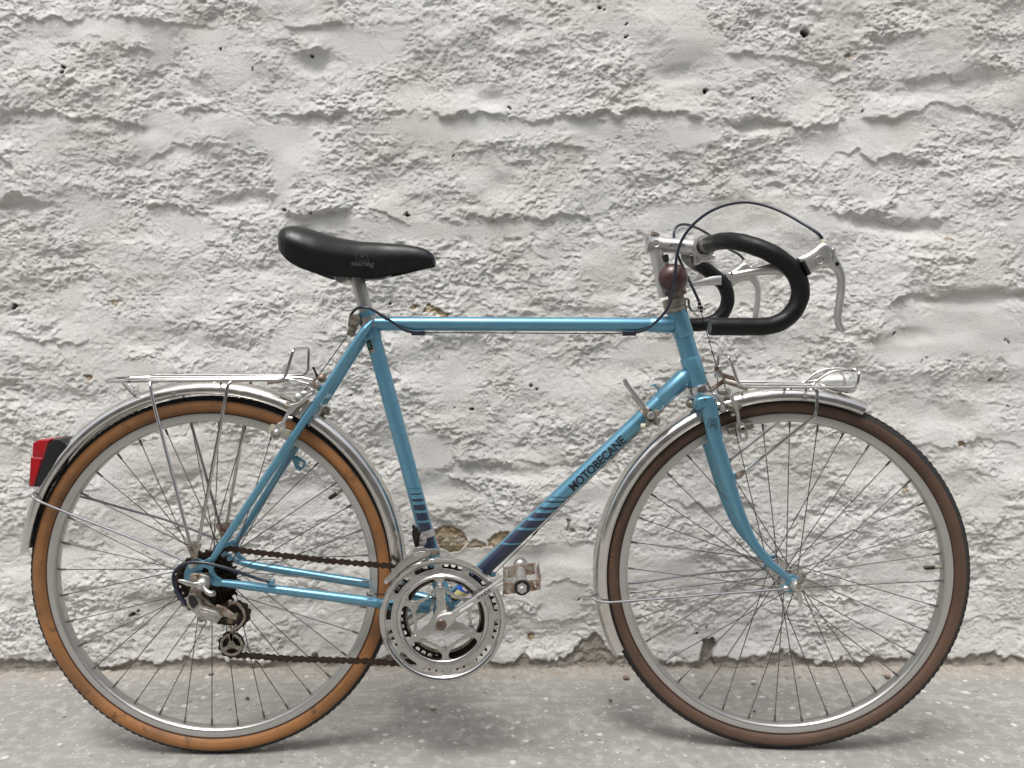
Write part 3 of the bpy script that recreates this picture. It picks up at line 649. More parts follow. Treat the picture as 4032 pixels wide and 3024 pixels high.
# cable guides under the top tube with the bare cable between them
for x in (2000, 0):
    pts = [(285, 225), (360, 225), (362, 255), (290, 262)] if x == 0 else [(2122, 228), (2204, 228), (2204, 262), (2125, 262)]
    z_ = Z(1500, 1200, .452)
    ob = bits('cable_guide', [poly(z_, pts, -.006)], -.006, .009, 'blue', frame, .001)
    cc = np.mean(poly(z_, pts, -.011), axis=0); MB().box(cc+np.array([0, -.0004, -.0012]), .0125, .0008, .0042).build('guide_slot', 'ink', frame)
z_ = Z(1500, 1200, .452)
MB().tube([z_(360, 243, -.006), z_(1300, 247, -.006), z_(1850, 251, -.006), z_(2125, 249, -.006)], .0009, 6).build('brake_cable', 'cable', bike)
# derailleur cable housing stop and lower cable guide on the chain stay, gear cables under the down tube
bits('cable_stop', [poly(a, [(1140, 800), (1205, 795), (1205, 825), (1180, 838), (1140, 832)], -.062)], -.060, .006, 'blue', frame)
bits('cable_stop', [poly(b, [(105, 650), (115, 680), (165, 700), (165, 710), (105, 700)], -.052)], -.053, .003, 'spoke', frame)
for dy in (-.004, .006):
    MB().tube([r_(700, 640, dy), r_(520, 830, dy-.004), r_(20, 1290, dy-.002), g(1500, 545, dy), g(1100, 935, dy), b(1700, 100, dy), b(1300, 490, dy)], .0008, 6).build('gear_cable', 'cable', bike)
bits('cable_guide', [poly(b, [(1235, 495), (1290, 480), (1315, 500), (1290, 520), (1255, 518)], 0)], 0, .012, 'blue', frame, .001)
MB().tube([b(170, 685, -.044), b(270, 688, -.040), b(600, 715, -.030), b(820, 735, -.020), b(1020, 738, -.012)], .0011, 8).build('gear_cable', 'cable', bike)
# seat clamp bolt piece and collar
MB().tube([along(ST_T, ST_B, .010), along(ST_T, ST_B, .030)], .0172, 28).build('seat_collar', 'alu', frame)
MB().tube([along(ST_T, ST_B, -.0005), along(ST_T, ST_B, .012)], .0158, 28).build('seat_lug', 'blue', frame)
# ---- decals: lettering and stripes
tp = 'MOTOBECANE'
dtl = np.linalg.norm(DT_T-DT_B); du = (DT_B-DT_T)/dtl
def s_on(A, B, p):
    A = np.array(A); B = np.array(B); t = (B-A)/np.linalg.norm(B-A); return float((np.array(p)-A)@t)
s_lo, s_hi = s_on(DT_B, DT_T, g(1372, 590, -.0145)), s_on(DT_B, DT_T, g(1758, 228, -.0145))
vf = text_mb(tp, 1.0, .028, slices=14, spacing=.98, align='LEFT')
xv = [v[0] for v in vf[0]]; yv = [v[1] for v in vf[0]]; x0, x1 = min(xv), max(xv); y0, y1 = min(yv), max(yv)
HH = .0180
vf = ([((x-x0)/(x1-x0)*(s_hi-s_lo), ((y-y0)/(y1-y0)-.5)*HH, z) for x, y, z in vf[0]], vf[1])
on_tube(vf, DT_B, DT_T, .01475, s_lo, -.12).build('lettering', 'ink', frame, auto=180)
M['letter outline'] = mat('pale letter outline', (.30, .50, .60), .4)
def band(name, A, B, r, sa, sb, skew, mt, phi0, phi1):
    """a stripe round the camera side of a tube from sa to sb (metres), edges skewed along the tube"""
    A = np.array(A); B = np.array(B); n = 18; vs = []; fs = []
    for q in range(n+1):
        y = (phi0+(phi1-phi0)*q/n)
        vs += [(sa-skew*math.sin(y)*r, y*r, 0), ((sa+sb)/2-skew*math.sin(y)*r, y*r, 0), (sb-skew*math.sin(y)*r, y*r, 0)]
    for q in range(n):
        fs += [(q*3, q*3+1, q*3+4, q*3+3), (q*3+1, q*3+2, q*3+5, q*3+4)]
    return on_tube((vs, fs), A, B, r+.00018, 0).build(name, mt, frame, auto=180)
# down tube: horizontal-edged navy stripes widening towards the bottom bracket (edges as g-frame y at the tube's middle)
mid = lambda yy: g(1500-(yy-540)*1.0, yy, -.0145)
def sdt(yy):
    ax = [(1300, 655), (1270, 694), (1217, 742), (1160, 794), (1105, 862), (1030, 945), (840, 1130)]
    xx = np.interp(yy, [q[1] for q in ax], [q[0] for q in ax]); return s_on(DT_B, DT_T, g(xx, yy, -.0145))
for y0_, y1_ in ((650, 659), (687, 700), (732, 751), (773, 812), (832, 890), (908, 1006)):
    band('stripe', DT_B, DT_T, .0145, sdt(y0_), sdt(y1_), 1.02, 'navy', -1.05, 1.0)
band('stripe', DT_B, DT_T, .0145, sdt(1018), .02, 1.02, 'navy', -1.05, 1.0)
def sst(yy): return s_on(ST_B, ST_T, g(235+(yy-600)*.262, yy, -.0145))
for y0_, y1_ in ((596, 600), (633, 642), (673, 691), (715, 755), (775, 830), (846, 1030)):
    band('stripe', ST_B, ST_T, .0145, sst(y0_), sst(y1_), .26, 'navy', -.55, 1.05)
# size sticker at the top of the seat tube
band('sticker', ST_B, ST_T, .0146, s_on(ST_B, ST_T, q_(1190, 1280, -.0145)), s_on(ST_B, ST_T, q_(1110, 955, -.0145)), 0.0, 'label', -1.45, -.12)
band('sticker_panel', ST_B, ST_T, .0148, s_on(ST_B, ST_T, q_(1180, 1215, -.0145)), s_on(ST_B, ST_T, q_(1110, 975, -.0145)), 0.0, 'ink', -1.45, -.17)
vf = text_mb('21', .0155, .0006, slices=6); vf = ([(y, -x, z) for x, y, z in vf[0]], vf[1])
on_tube(vf, ST_B, ST_T, .01505, s_on(ST_B, ST_T, q_(1160, 1125, -.0145)), -.85).build('sticker_number', 'green', frame, auto=180)
vf = text_mb('MOTOBECANE', .0026, .0001, slices=2); vf = ([(y, -x, z) for x, y, z in vf[0]], vf[1])
on_tube(vf, ST_B, ST_T, .01500, s_on(ST_B, ST_T, q_(1200, 1250, -.0145)), -.85).build('sticker_print', 'ink', frame, auto=180)
# oval sticker at the foot of the down tube, seen through the chainring
sa_, sb_, sc_ = [s_on(DT_B, DT_T, b(*q, -.0145)) for q in ((1062, 590), (985, 655), (915, 715))]
band('round_sticker', DT_B, DT_T, .0148, sb_, sa_, .4, 'foil blue', -1.2, .9)
band('round_sticker', DT_B, DT_T, .0148, sc_, sb_, .4, 'foil yellow', -1.2, .6)
vf = text_mb('el', .016, .0008, slices=6); vf = ([(y, -x, z) for x, y, z in vf[0]], vf[1])
on_tube(vf, DT_B, DT_T, .0152, (sa_+sb_)/2, 0).build('sticker_print', 'white', frame, auto=180)

# ---- seat post and saddle
post = MB().tube([along(ST_T, ST_B, -.095), along(ST_T, ST_B, .03)], .0130, 24).build('seat_post', 'alu', bike)
MB().lathe([(.0001, -.024), (.0115, -.024), (.0125, -.022), (.0125, .022), (.0115, .024), (.0001, .024)], c(975, 668, 0), n=24).build('saddle_clamp', 'alu', post)
mb = MB()
for s_ in (-1, 1):
    mb.tube(smooth([c(560, 500, 0)+np.array([0, s_*.040, .004]), c(760, 610, 0)+np.array([0, s_*.026, 0]), c(930, 650, 0)+np.array([0, s_*.021, 0]), c(1150, 650, 0)+np.array([0, s_*.021, .002]), c(1450, 600, 0)+np.array([0, s_*.014, 0]), c(1750, 520, 0)+np.array([0, s_*.008, 0])], 4), .0035, 8)
top = [(310, 262), (322, 205), (350, 160), (392, 132), (445, 121), (510, 121), (600, 142), (750, 188), (950, 248), (1150, 282), (1400, 297), (1650, 315), (1800, 340), (1890, 370), (1940, 405), (1968, 450), (1978, 490)]
botm = [(310, 275), (322, 315), (350, 360), (392, 410), (445, 465), (510, 516), (600, 566), (750, 624), (950, 660), (1150, 672), (1400, 655), (1650, 603), (1800, 568), (1890, 550), (1940, 545), (1968, 535), (1978, 505)]
wid = [.012, .038, .054, .064, .070, .073, .074, .071, .058, .043, .030, .025, .0225, .020, .0175, .013, .004]
mbs = MB(); K = 28; rings = []
ts = np.linspace(0, len(top)-1, 60)
for t in ts:
    tu = np.interp(t, range(len(top)), [q[0] for q in top]); tv = np.interp(t, range(len(top)), [q[1] for q in top]); bv = np.interp(t, range(len(top)), [q[1] for q in botm]); wd = np.interp(t, range(len(top)), wid)
    T_ = c(tu, tv, 0); B_ = c(tu, bv, -wd*.93); B0 = c(tu, bv, 0)
    hgt = T_[2]-B_[2]; sec = []
    for q in range(K):
        ph = math.pi*q/(K-1)                         # 0 near bottom edge .. pi far bottom edge
        cx = math.cos(ph); sx = math.sin(ph)
        yy = -wd*np.sign(cx)*abs(cx)**.75; zz = B_[2]+hgt*abs(sx)**.62
        yy *= (1-.10*max(0, .35-abs(sx))/.35)
        sec.append((T_[0], yy, zz))
    for q in range(1, 9):                              # inner face of the shell
        ph = math.pi*(1-q/9.); sec.append((T_[0], -wd*.92*math.cos(ph), B_[2]+hgt*.55*math.sin(ph)))
    rings.append(sec)
KK = len(rings[0]); mbs.add([p for s_ in rings for p in s_], [(s_*KK+q, s_*KK+(q+1) % KK, (s_+1)*KK+(q+1) % KK, (s_+1)*KK+q) for s_ in range(len(rings)-1) for q in range(KK)]+[tuple(range(KK)), tuple((len(rings)-1)*KK+q for q in range(KK))])
saddle = mbs.build('saddle', 'vinyl', bike, auto=60)
mb.build('rail', 'dark steel', saddle)
bits('saddle_underside', [poly(c, [(1180, 640), (1480, 640), (1500, 650), (1400, 690), (1250, 700), (1190, 690)], 0)], 0, .028, 'black', saddle, .003, .002)
# winged M and 'touring' print on the saddle flank
def flat_on(vf, centre, sx, ang=0, y=None, ey=None):
    ca, sa = math.cos(ang), math.sin(ang)
    return MB().add([np.array(centre)+np.array([(x*ca-z_*sa)*sx, 0, (x*sa+z_*ca)*sx]) for x, z_, _ in vf[0]], vf[1])
def emblem(centre, w_, th, ang, name, mt, parent, surf=None):
    """outlined block M"""
    P_ = [(-.55, -.5), (-.40, .5), (-.15, .5), (.02, .12), (.18, .5), (.43, .5), (.62, -.5), (.32, -.5), (.26, -.02), (.06, -.32), (-.12, -.02), (-.24, -.5)]
    mb = MB(); ca, sa = math.cos(ang), math.sin(ang)
    R_ = [np.array(centre)+np.array([(x*ca-z_*sa)*w_, 0, (x*sa+z_*ca)*w_]) for x, z_ in P_]
    R_ = [lerp(p, q, t/6) for p, q in zip(R_, R_[1:]+R_[:1]) for t in range(6)]
    if surf: R_ = [surf(p) for p in R_]
    R_.append(R_[0]); mb.tube(R_, th, 4); return mb.build(name, mt, parent)
from mathutils.bvhtree import BVHTree
def bvh_of(ob):
    me = ob.data; return BVHTree.FromPolygons([v.co.copy() for v in me.vertices], [tuple(p.vertices) for p in me.polygons])
def proj(bv, p, off=.0003):
    h_ = bv.ray_cast(Vector((p[0], -1.0, p[2])), Vector((0, 1, 0)))
    return np.array([p[0], (h_[0].y if h_[0] else p[1])-off, p[2]])
sbv = bvh_of(saddle)
ec = c(1178, 475, -.035)
emblem(ec, .0200, .0004, -.02, 'saddle_emblem', 'faded', saddle, lambda p: proj(sbv, p))
vf = text_mb('touring', .0125, .0002, slices=4, shear=.2)
ec = c(1182, 524, -.035)
MB().add([proj(sbv, ec+np.array([x*1.05, 0, y])) for x, y, _ in vf[0]], vf[1]).build('saddle_print', 'faded', saddle, auto=180)

# ---- wheels
def make_wheel(centre, tyre_mat, phase, valve_ang, hub_r, rear, frame_m):
    rim = [(.3062, -.0100), (.3058, -.0113), (.2945, -.0118), (.2925, -.0108), (.2905, -.0075), (.2895, -.003), (.2895, .003), (.2905, .0075), (.2925, .0108), (.2945, .0118), (.3058, .0113), (.3062, .0100), (.300, .009), (.298, 0), (.300, -.009)]
    wm = MB().lathe(rim, n=160, closed=True).build('wheel', 'rim', bike, world=False)
    wm.matrix_world = Matrix(frame_m.tolist()) @ Matrix.Translation(Vector(centre))
    # tyre: sidewalls in one material, tread in the other, blocks along the tread's shoulders
    prof = []; mis = []; r0, rt_ = .3210, .0168
    for t in range(25):
        th = -rad(142)+rad(284)*t/24; prof.append((r0+rt_*math.cos(th)*1.0, rt_*math.sin(th)*1.03)); mis.append(1 if abs(th) < rad(38) else 0)
    prof = [(.3045, -.0094)]+prof+[(.3045, .0094)]; mis = [0]+mis+[0]
    mis = [1 if abs(-142+284*(q-.5)/24) < (64 if rear else 73) else 0 for q in range(len(prof))]
    tm = MB().lathe(prof, n=200, closed=True, mis=mis)
    tyre = tm.build('tyre', [tyre_mat, 'tread'], wm, world=False)
    # raised sidewall rib and thin red lining line
    MB().lathe([(.3135, -.01555), (.3145, -.0163), (.3155, -.0163)], n=160).build('sidewall_rib', tyre_mat, wm, world=False)
    MB().lathe([(.3058, -.01165), (.3066, -.0122), (.3074, -.0124)], n=160).build('sidewall_line', 'lining', wm, world=False)
    kb = MB()
    for t in range(150):
        an = 2*math.pi*t/150
        for s_ in (-1, 1):
            for (ph, hw) in ((.60, .0018), (.25, .0022)):
                rr = r0+(rt_-.0001)*math.cos(ph); yy = s_*(rt_+.0003)*math.sin(ph)*1.03; a2 = an+(.02 if ph < .5 else 0)
                kb.box((rr*math.cos(a2), yy, rr*math.sin(a2)), .0006, hw, .0042, (math.cos(a2), 0, math.sin(a2)), (-math.cos(a2)*math.sin(ph)*s_, math.cos(ph), -math.sin(a2)*math.sin(ph)*s_))
    tag(kb.build('tread_block', 'tread', wm, world=False, smooth_=False), kind='stuff')
    # hub
    fy = .030 if not rear else .030; fn = -.034 if not rear else -.016; fr = hub_r
    hb = MB().lathe([(.0045, fn-.020), (.0075, fn-.018), (.009, fn-.004), (fr*.55, fn-.0025), (fr, fn-.0025), (fr+.001, fn), (fr, fn+.0022), (fr*.55, fn+.0025), (.011, fn+.006), (.010, 0.008), (.011, fy-.006), (fr*.55, fy-.0025), (fr, fy-.0022), (fr+.001, fy), (fr, fy+.0025), (fr*.55, fy+.0025), (.009, fy+.004), (.0075, fy+.018), (.0045, fy+.020)], n=40)
    hub = hb.build('hub', 'satin', wm, world=False)
    MB().lathe([(.0001, -.070), (.0045, -.070), (.0045, .070), (.0001, .070)], n=16).build('axle', 'grimy', wm, world=False)
    # spokes: 36, crossed; one mesh per kind of spoke, shared
    kinds = {}
    for side in (0, 1):
        for tr in (-1, 1):
            fy_ = fn if side == 0 else fy; dA = rad(62)*tr; off = .0018*(1 if tr > 0 else -1)*(1 if side else -1)
            p0 = np.array([(fr-.003)*math.cos(dA), fy_+off, (fr-.003)*math.sin(dA)]); p1 = np.array([.2885, .0015*(1 if side else -1), 0]); p2 = np.array([.2912, .0015*(1 if side else -1), 0])
            nd = (p1-p0)/np.linalg.norm(p1-p0); q0 = p1-nd*.012
            mb = MB().tube([p0, q0], .00095, 6).tube([q0-nd*.0005, q0+nd*.0002, p1], [.0012, .0020, .0022], 8)
            mb.lathe([(.0001, 0), (.0020, 0), (.0020, .0012), (.0001, .0016)], p0+np.array([0, .0004*(1 if side else -1), 0]), (0, -1 if not side else 1, 0), n=8)
            ob = mb.build('spoke', 'spoke', wm, world=False); kinds[(side, tr)] = ob
    first = {k: True for k in kinds}
    for q in range(36):
        side = q % 2; tr = 1 if (q//2) % 2 else -1; src = kinds[(side, tr)]
        if first[(side, tr)]: ob = src; first[(side, tr)] = False
        else: ob = src.copy(); C.objects.link(ob)
        ob.parent = wm; ob.rotation_euler = (0, -rad(phase+10*q), 0)
    # valve
    va = rad(valve_ang); vd = np.array([-math.cos(va), 0, -math.sin(va)]); v0 = np.array([.290*math.cos(va), 0, .290*math.sin(va)])
    MB().lathe([(.0001, 0), (.0045, 0), (.0045, .002), (.003, .003), (.003, .014), (.0001, .014)], v0, vd, n=12).build('valve', 'grimy', wm, world=False)
    MB().lathe([(.0032, .013), (.0040, .014), (.0040, .027), (.0030, .031), (.0001, .031)], v0, vd, n=12).build('valve_cap', 'black', wm, world=False)
    return wm
M['lining'] = mat('red brown lining', (.045, .014, .010), .6)
RC = P(847, 2266, 0)
rear_wheel = make_wheel(RC, 'amber', 177.4, 34, .0215, True, I4)
# front wheel centre: read in the steered frame
CUR[0] = STEER; FC = L(3080, 2266, 0); FC[2] = RW; 
FCw = STEER @ np.array([*FC, 1]); FC[2] += RW-FCw[2]
front_wheel = make_wheel(FC, 'brown', -1.2, 3.8, .0205, False, STEER)
CUR[0] = I4
tag(rear_wheel, 'spoked rear wheel with an amber sidewall tyre'); tag(front_wheel, 'spoked front wheel with a dark brown sidewall tyre')

# raised lettering on the front tyre's sidewall
def arc_text(s, size, r, a0, name, parent, mt, y):
    vf = text_mb(s, size, .0001, spacing=1.15, align='CENTER')
    mb = MB(); vs = []
    for x, yy, _ in vf[0]:
        an = rad(a0)-x/r; rr = r+yy; vs.append((rr*math.cos(an), y, rr*math.sin(an)))
    mb.add(vs, vf[1]); return mb.build(name, mt, parent, world=False, auto=180)
M['emboss'] = mat('embossed rubber', (0.20, 0.105, 0.06), .55)
arc_text('(650 B) STANDARD', .0090, .3225, 170, 'tyre_lettering', front_wheel, 'emboss', -.0176)
arc_text('MICHELIN  650 B', .0090, .3225, 143, 'tyre_lettering', front_wheel, 'emboss', -.0176)

# ---- mudguards
def fender(centre, a0, a1, name, fm, r_edge=.3400, r_top=.3575, hw=.0235, a_tip=None, far_a0=0, far_a1=0):
    n = 90; prof = []
    for t in range(15):
        th = -math.pi/2+math.pi*t/14; prof.append((r_edge+(r_top-r_edge)*max(0, math.cos(th))**.70, hw*math.sin(th)))
    mbf = MB(); vs = []; K = len(prof)
    for q in range(n+1):
        for r, y in prof:
            lo = a0; hi = a1
            cut = ((r-r_edge)/(r_top-r_edge))            # ends cut with a slight swallow towards the crown
            an = rad(lo+(hi-lo)*q/n+(-cut*1.1*(1-q/n)*(1 if hi > lo else -1)+cut*1.1*(q/n)*(1 if hi > lo else -1)))
            vs.append((centre[0]+r*math.cos(an), centre[1]+y, centre[2]+r*math.sin(an)))
    for q in range(n+1):
        for r, y in prof:
            pass
    m = len(vs); vs2 = []
    for q in range(n+1):
        for kx, (r, y) in enumerate(prof):
            v = vs[q*K+kx]; vx = v[0]-centre[0]; vz = v[2]-centre[2]; rr = math.hypot(vx, vz); s_ = (rr-.0009)/rr; vs2.append((centre[0]+vx*s_, centre[1]+y*(1-.0009/hw), centre[2]+vz*s_))
    fs = [(q*K+t, q*K+t+1, (q+1)*K+t+1, (q+1)*K+t) for q in range(n) for t in range(K-1)]
    fs2 = [(m+q*K+t, m+(q+1)*K+t, m+(q+1)*K+t+1, m+q*K+t+1) for q in range(n) for t in range(K-1)]
    ed = [(q*K, (q+1)*K, m+(q+1)*K, m+q*K) for q in range(n)]+[(q*K+K-1, m+q*K+K-1, m+(q+1)*K+K-1, (q+1)*K+K-1) for q in range(n)]
    ed += [(t, m+t, m+t+1, t+1) for t in range(K-1)]+[(n*K+t, n*K+t+1, m+n*K+t+1, m+n*K+t) for t in range(K-1)]
    mbf.add(vs+vs2, fs+fs2+ed)
    # rolled rims along both edges
    for s_ in (-1, 1):
        mbf.tube([(centre[0]+r_edge*math.cos(rad(a0+(a1-a0)*q/n)), centre[1]+s_*hw, centre[2]+r_edge*math.sin(rad(a0+(a1-a0)*q/n))) for q in range(n+1)], .0012, 6)
    return mbf.build(name, 'fender', bike, auto=50)
rear_fender = fender(RC+np.array([0, 0, .009]), -9, 172.5, 'mudguard', I4, .3345, .3580)
tag(rear_fender, 'chrome mudguard over the rear wheel')
# rear mudguard stay
ys = -.064
mb = MB().tube(smooth([a(465, 640, ys), a(300, 560, ys+.004), l_(940, 1165, -.052), l_(640, 1050, -.045), l_(380, 945, -.035), l_(250, 890, -.031), l_(200, 855, -.030), l_(188, 825, -.026), l_(215, 800, -.018), l_(250, 812, -.004)], 5), .0022, 10)
mb.tube(smooth([l_(250, 812, -.004), l_(300, 800, .014), l_(420, 810, .030), l_(735, 848, .034), a(40, 230, .050), a(300, 300, .056), a(600, 410, .060), a(745, 470, .062)], 4), .0022, 10)
mb.build('stay', 'stay', rear_fender)
MB().lathe([(.0001, -.006), (.005, -.006), (.006, -.004), (.006, .003), (.0001, .003)], k_(650, 100, -.066), n=10).build('stay_bolt', 'satin', rear_fender)
MB().box(a(548, 672, -.068), .004, .003, .0035).build('stay_bolt', 'cream', rear_fender)
# rear lamp: red lens on a black housing
lamp_mb = plate_mb([round_poly(poly(l_, [(352, 272), (418, 216), (490, 218), (545, 262), (560, 310), (480, 390), (400, 580), (275, 742), (196, 738), (300, 445)], -.022), .0015)], 0, .044, .003, 3)
rear_lamp = lamp_mb.build('rear_light', 'black', bike)
mb = plate_mb([round_poly(poly(l_, [(176, 400), (184, 262), (240, 228), (415, 214), (352, 270), (306, 430), (280, 520)], -.022), .0015)], 0, .0435, .003, 3); mb.build('lens', 'red', rear_lamp)
mb = plate_mb([round_poly(poly(l_, [(168, 414), (300, 425), (200, 738), (148, 732)], -.022), .001)], 0, .0455, .002, 3); mb.build('reflector', 'red', rear_lamp)

# ---- rear rack
yN, yF = -.056, .056
rk = MB().tube(fillet([f(690, 322, .0), f(622, 338, -.014), f(630, 347, -.030), f(760, 345, yN+.006), f(900, 340, yN), f(1790, 335, yN), f(1825, 318, yN), f(1880, 132, yN+.004), f(1895, 124, yN+.02), f(1975, 118, yF-.01), f(1984, 128, yF), f(1980, 270, yF), f(1955, 300, yF), f(1880, 303, yF), f(960, 303, yF), f(800, 318, yF-.03), f(690, 322, 0)], .010, 5), .0027, 10)
rack = rk.build('rear_rack', 'chrome', bike); tag(rack, 'chromed wire luggage rack over the rear wheel')
for y_, dv in ((-.020, 0), (.018, 0)):
    z0_ = lerp(f(900, 340, yN), f(900, 303, yF), (y_-yN)/(yF-yN)); z1_ = lerp(f(1790, 335, yN), f(1880, 303, yF), (y_-yN)/(yF-yN))
    zt = (z0_[2]+z1_[2])/2
    A_ = f(700, 335, 0); MB().tube(fillet([(A_[0]+.02, y_*.4, zt-.001), (z0_[0], y_, zt), (f(1850, 330, y_)[0], y_, zt), i_(460, 395, y_) if y_ < 0 else i_(620, 360, y_), i_(730, 465, y_*.9) if y_ < 0 else i_(790, 400, y_)], .02, 4), .0021, 10).build('platform_rod', 'chrome', rack)
for x in (780, 1330, 1750):
    A_ = f(x, 345, yN); B_ = f(x, 345, yN); MB().tube([(A_[0], yN, zt-.0045), (A_[0], yF, zt-.0045)], .0022, 8).build('cross_rod', 'chrome', rack)
for pts in ([(915, 350, -.058), (925, 380, -.060), (940, 470, -.062), (1185, 1415, -.068)], [(1455, 345, -.058), (1438, 380, -.060), (1425, 470, -.062), (1245, 1415, -.068)]):
    P3 = [f(*q) for q in pts]; P3[0] = P3[0]+np.array([0, .002, 0])
    top_ = np.array([P3[0][0]+.012, yN+.006, P3[0][2]+.001])
    leg = MB().tube(fillet([top_]+P3, .012, 4), .0031, 10)
    leg.build('leg', 'chrome', rack); leg.mirror().build('leg', 'chrome', rack)
br_ = [(488, 480), (525, 475), (545, 500), (552, 470), (575, 475), (610, 480), (610, 505), (585, 570), (580, 625), (525, 625), (520, 580), (500, 540)]
bmb = plate_mb([round_poly(poly(a, br_, -.068), .001), [p for p in poly(a, [(540, 478), (552, 470), (566, 478), (556, 500), (548, 500)], -.068)]], -.0685, .0030, .0006); bmb.build('rack_foot', 'grimy', rack); bmb.mirror().build('rack_foot', 'rusty', rack)
mb = MB()
for x in (498, 592):
    for y_ in (495, 515, 535): mb.tube([a(x-10, y_+3, -.0705), a(x+22, y_-3, -.0705)], .0008, 5)
mb.build('crimp', 'chrome', rack)
for s_ in ([(730, 345, -.040), (745, 365, -.036), (820, 445, -.012), (860, 430, -.004)], [(760, 335, .03), (780, 365, .03), (835, 440, .008), (875, 428, .002)]):
    MB().tube(fillet([f(*q) for q in s_], .008, 3), .0024, 8).build('tail_stay', 'chrome', rack)
bits('rack_tongue', [poly(i_, [(725, 470), (760, 430), (870, 440), (900, 470), (900, 505), (870, 545), (820, 540), (740, 490)], -.034)], -.0355, .002, 'grimy', rack)
MB().box(i_(220, 430, -.03), .018, .004, .0025, (1, 0, .15)).build('rack_clip', 'grimy', rack)

# ---- crankset
GY = -.066
GC = b(813, 922, GY)
su = .1130/595.0                                 # metres per b-frame pixel in the guard's plane
def ann(r, n=120): return [np.array([GC[0]+r*math.cos(2*math.pi*t/n), 0, GC[2]+r*math.sin(2*math.pi*t/n)]) for t in range(n)]
def pol(r, an): return np.array([GC[0]+r*math.cos(rad(an)), 0, GC[2]+r*math.sin(rad(an))])
slots = []
for s_ in range(12):
    an = 19.5+30*s_; hA = 8.6; rm = 512*su; hr = 23*su; pts = [pol(rm+hr, an-hA+2*hA*t/8) for t in range(9)]
    pts += [pol(rm+hr*math.cos(ph), an+hA+math.degrees(hr*math.sin(ph)/rm)) for ph in np.linspace(.3, math.pi-.3, 5)]
    pts += [pol(rm-hr, an+hA-2*hA*t/8) for t in range(9)]
    pts += [pol(rm-hr*math.cos(ph), an-hA-math.degrees(hr*math.sin(ph)/rm)) for ph in np.linspace(.3, math.pi-.3, 5)]
    slots.append(pts)
kid = []
for s_ in range(6):                                # kidney cut-outs between the six tabs
    an = 64+60*s_; pts = []
    for t in range(13): pts.append(pol(396*su, an-21+42*t/12))
    pts += [pol(375*su, an+25), pol(342*su, an+25), pol(308*su, an+20), pol(280*su, an+11), pol(268*su, an), pol(280*su, an-11), pol(308*su, an-20), pol(342*su, an-25), pol(375*su, an-25)]
    kid.append(round_poly(pts, .002, 2))
tabholes = [[pol(410*su, 94+60*s_)+np.array([11*su*math.cos(t*math.pi/5), 0, 11*su*math.sin(t*math.pi/5)]) for t in range(10)] for s_ in range(6)]
inner = []
for s_ in range(6):                                 # scalloped inner edge, tabs reach inwards
    an = 94+60*s_
    inner += [pol(250*su, an-24), pol(246*su, an-17), pol(262*su, an-12), pol(262*su, an-6), pol(255*su, an), pol(262*su, an+6), pol(262*su, an+12), pol(246*su, an+17), pol(250*su, an+24), pol(238*su, an+30)]
crank = plate_mb([ann(549*su)]+slots+kid+tabholes+[inner], GY, .0022, .0004).build('chainset', 'ring', bike)
tag(crank, 'double chainset with slotted alloy guard ring')
# kidneys and inner ring share one plate; guard rim and raised step are turned rings
MB().lathe([(540*su, 0.0010), (543*su, -.0016), (556*su, -.0042), (572*su, -.0060), (586*su, -.0058), (596*su, -.0030), (597*su, .0010), (590*su, .0020), (560*su, .0014)], (GC[0], GY, GC[2]), n=140, closed=True).build('guard_ring', 'chrome', crank)
MB().lathe([(395*su, -.0008), (400*su, -.0024), (410*su, -.0036), (425*su, -.0036), (435*su, -.0020), (440*su, -.0008)], (GC[0], GY, GC[2]), n=140).build('step_ring', 'chrome', crank)
def sprocket(ctr, y, teeth, th, hub, name, mt, parent, holes=0, rb=None):
    r = .0127/2/math.sin(math.pi/teeth); pts = []
    for t in range(teeth):
        for fr_, rr in ((-.46, r-.0032), (-.22, r-.0028), (-.13, r+.0022), (-.04, r+.0034), (.06, r+.0034), (.15, r+.0022), (.24, r-.0028), (.40, r-.0032)):
            an = 2*math.pi*(t+fr_)/teeth; pts.append(np.array([ctr[0]+rr*math.cos(an), 0, ctr[2]+rr*math.sin(an)]))
    return plate_mb([pts, circ(ctr, hub, 48)], y, th, .0002, 0).build(name, mt, parent)
CC = (BBC[0], 0, BBC[2]); GCv = (GC[0], 0, GC[2])
sprocket(GCv, -.0575, 48, .0024, 400*su, 'large_chainring', 'dark steel', crank)
sprocket(GCv, -.0475, 38, .0026, 345*su, 'small_chainring', 'dark steel', crank)
MB().lathe([(345*su, -.0525), (360*su, -.0520), (364*su, -.0440), (345*su, -.0440)], (GC[0], 0, GC[2]), n=100, closed=True).build('ring_spacer', 'rusty', crank)
# three-armed spider
sp_ = []
c0 = b(805, 945, -.072); c0v = np.array([c0[0], 0, c0[2]])
tips = [pol(308*su, 93.5), pol(300*su, 212), pol(298*su, 337)]
outl = []
for qi, tp_ in enumerate(tips):
    dv = tp_-c0v; ln = np.linalg.norm(dv); dv /= ln; nv = np.array([-dv[2], 0, dv[0]])
    prof_ = [(.022, -.0095), (.030, -.0085), (.044, -.0078), (ln-.012, -.0085)]
    side1 = [c0v+dv*x_*1.0-nv*abs(w_)*1.0 for x_, w_ in prof_]
    tipc = [tp_+(dv*math.cos(t)-nv*math.sin(t)*-1)*.0088 for t in np.linspace(-math.pi/2, math.pi/2, 9)]
    side2 = [c0v+dv*x_+nv*abs(w_) for x_, w_ in reversed(prof_)]
    outl += side1+tipc+side2
plate('spider', [round_poly(outl, .004, 3)], -.0705, .0045, 'ring', crank, .0012)
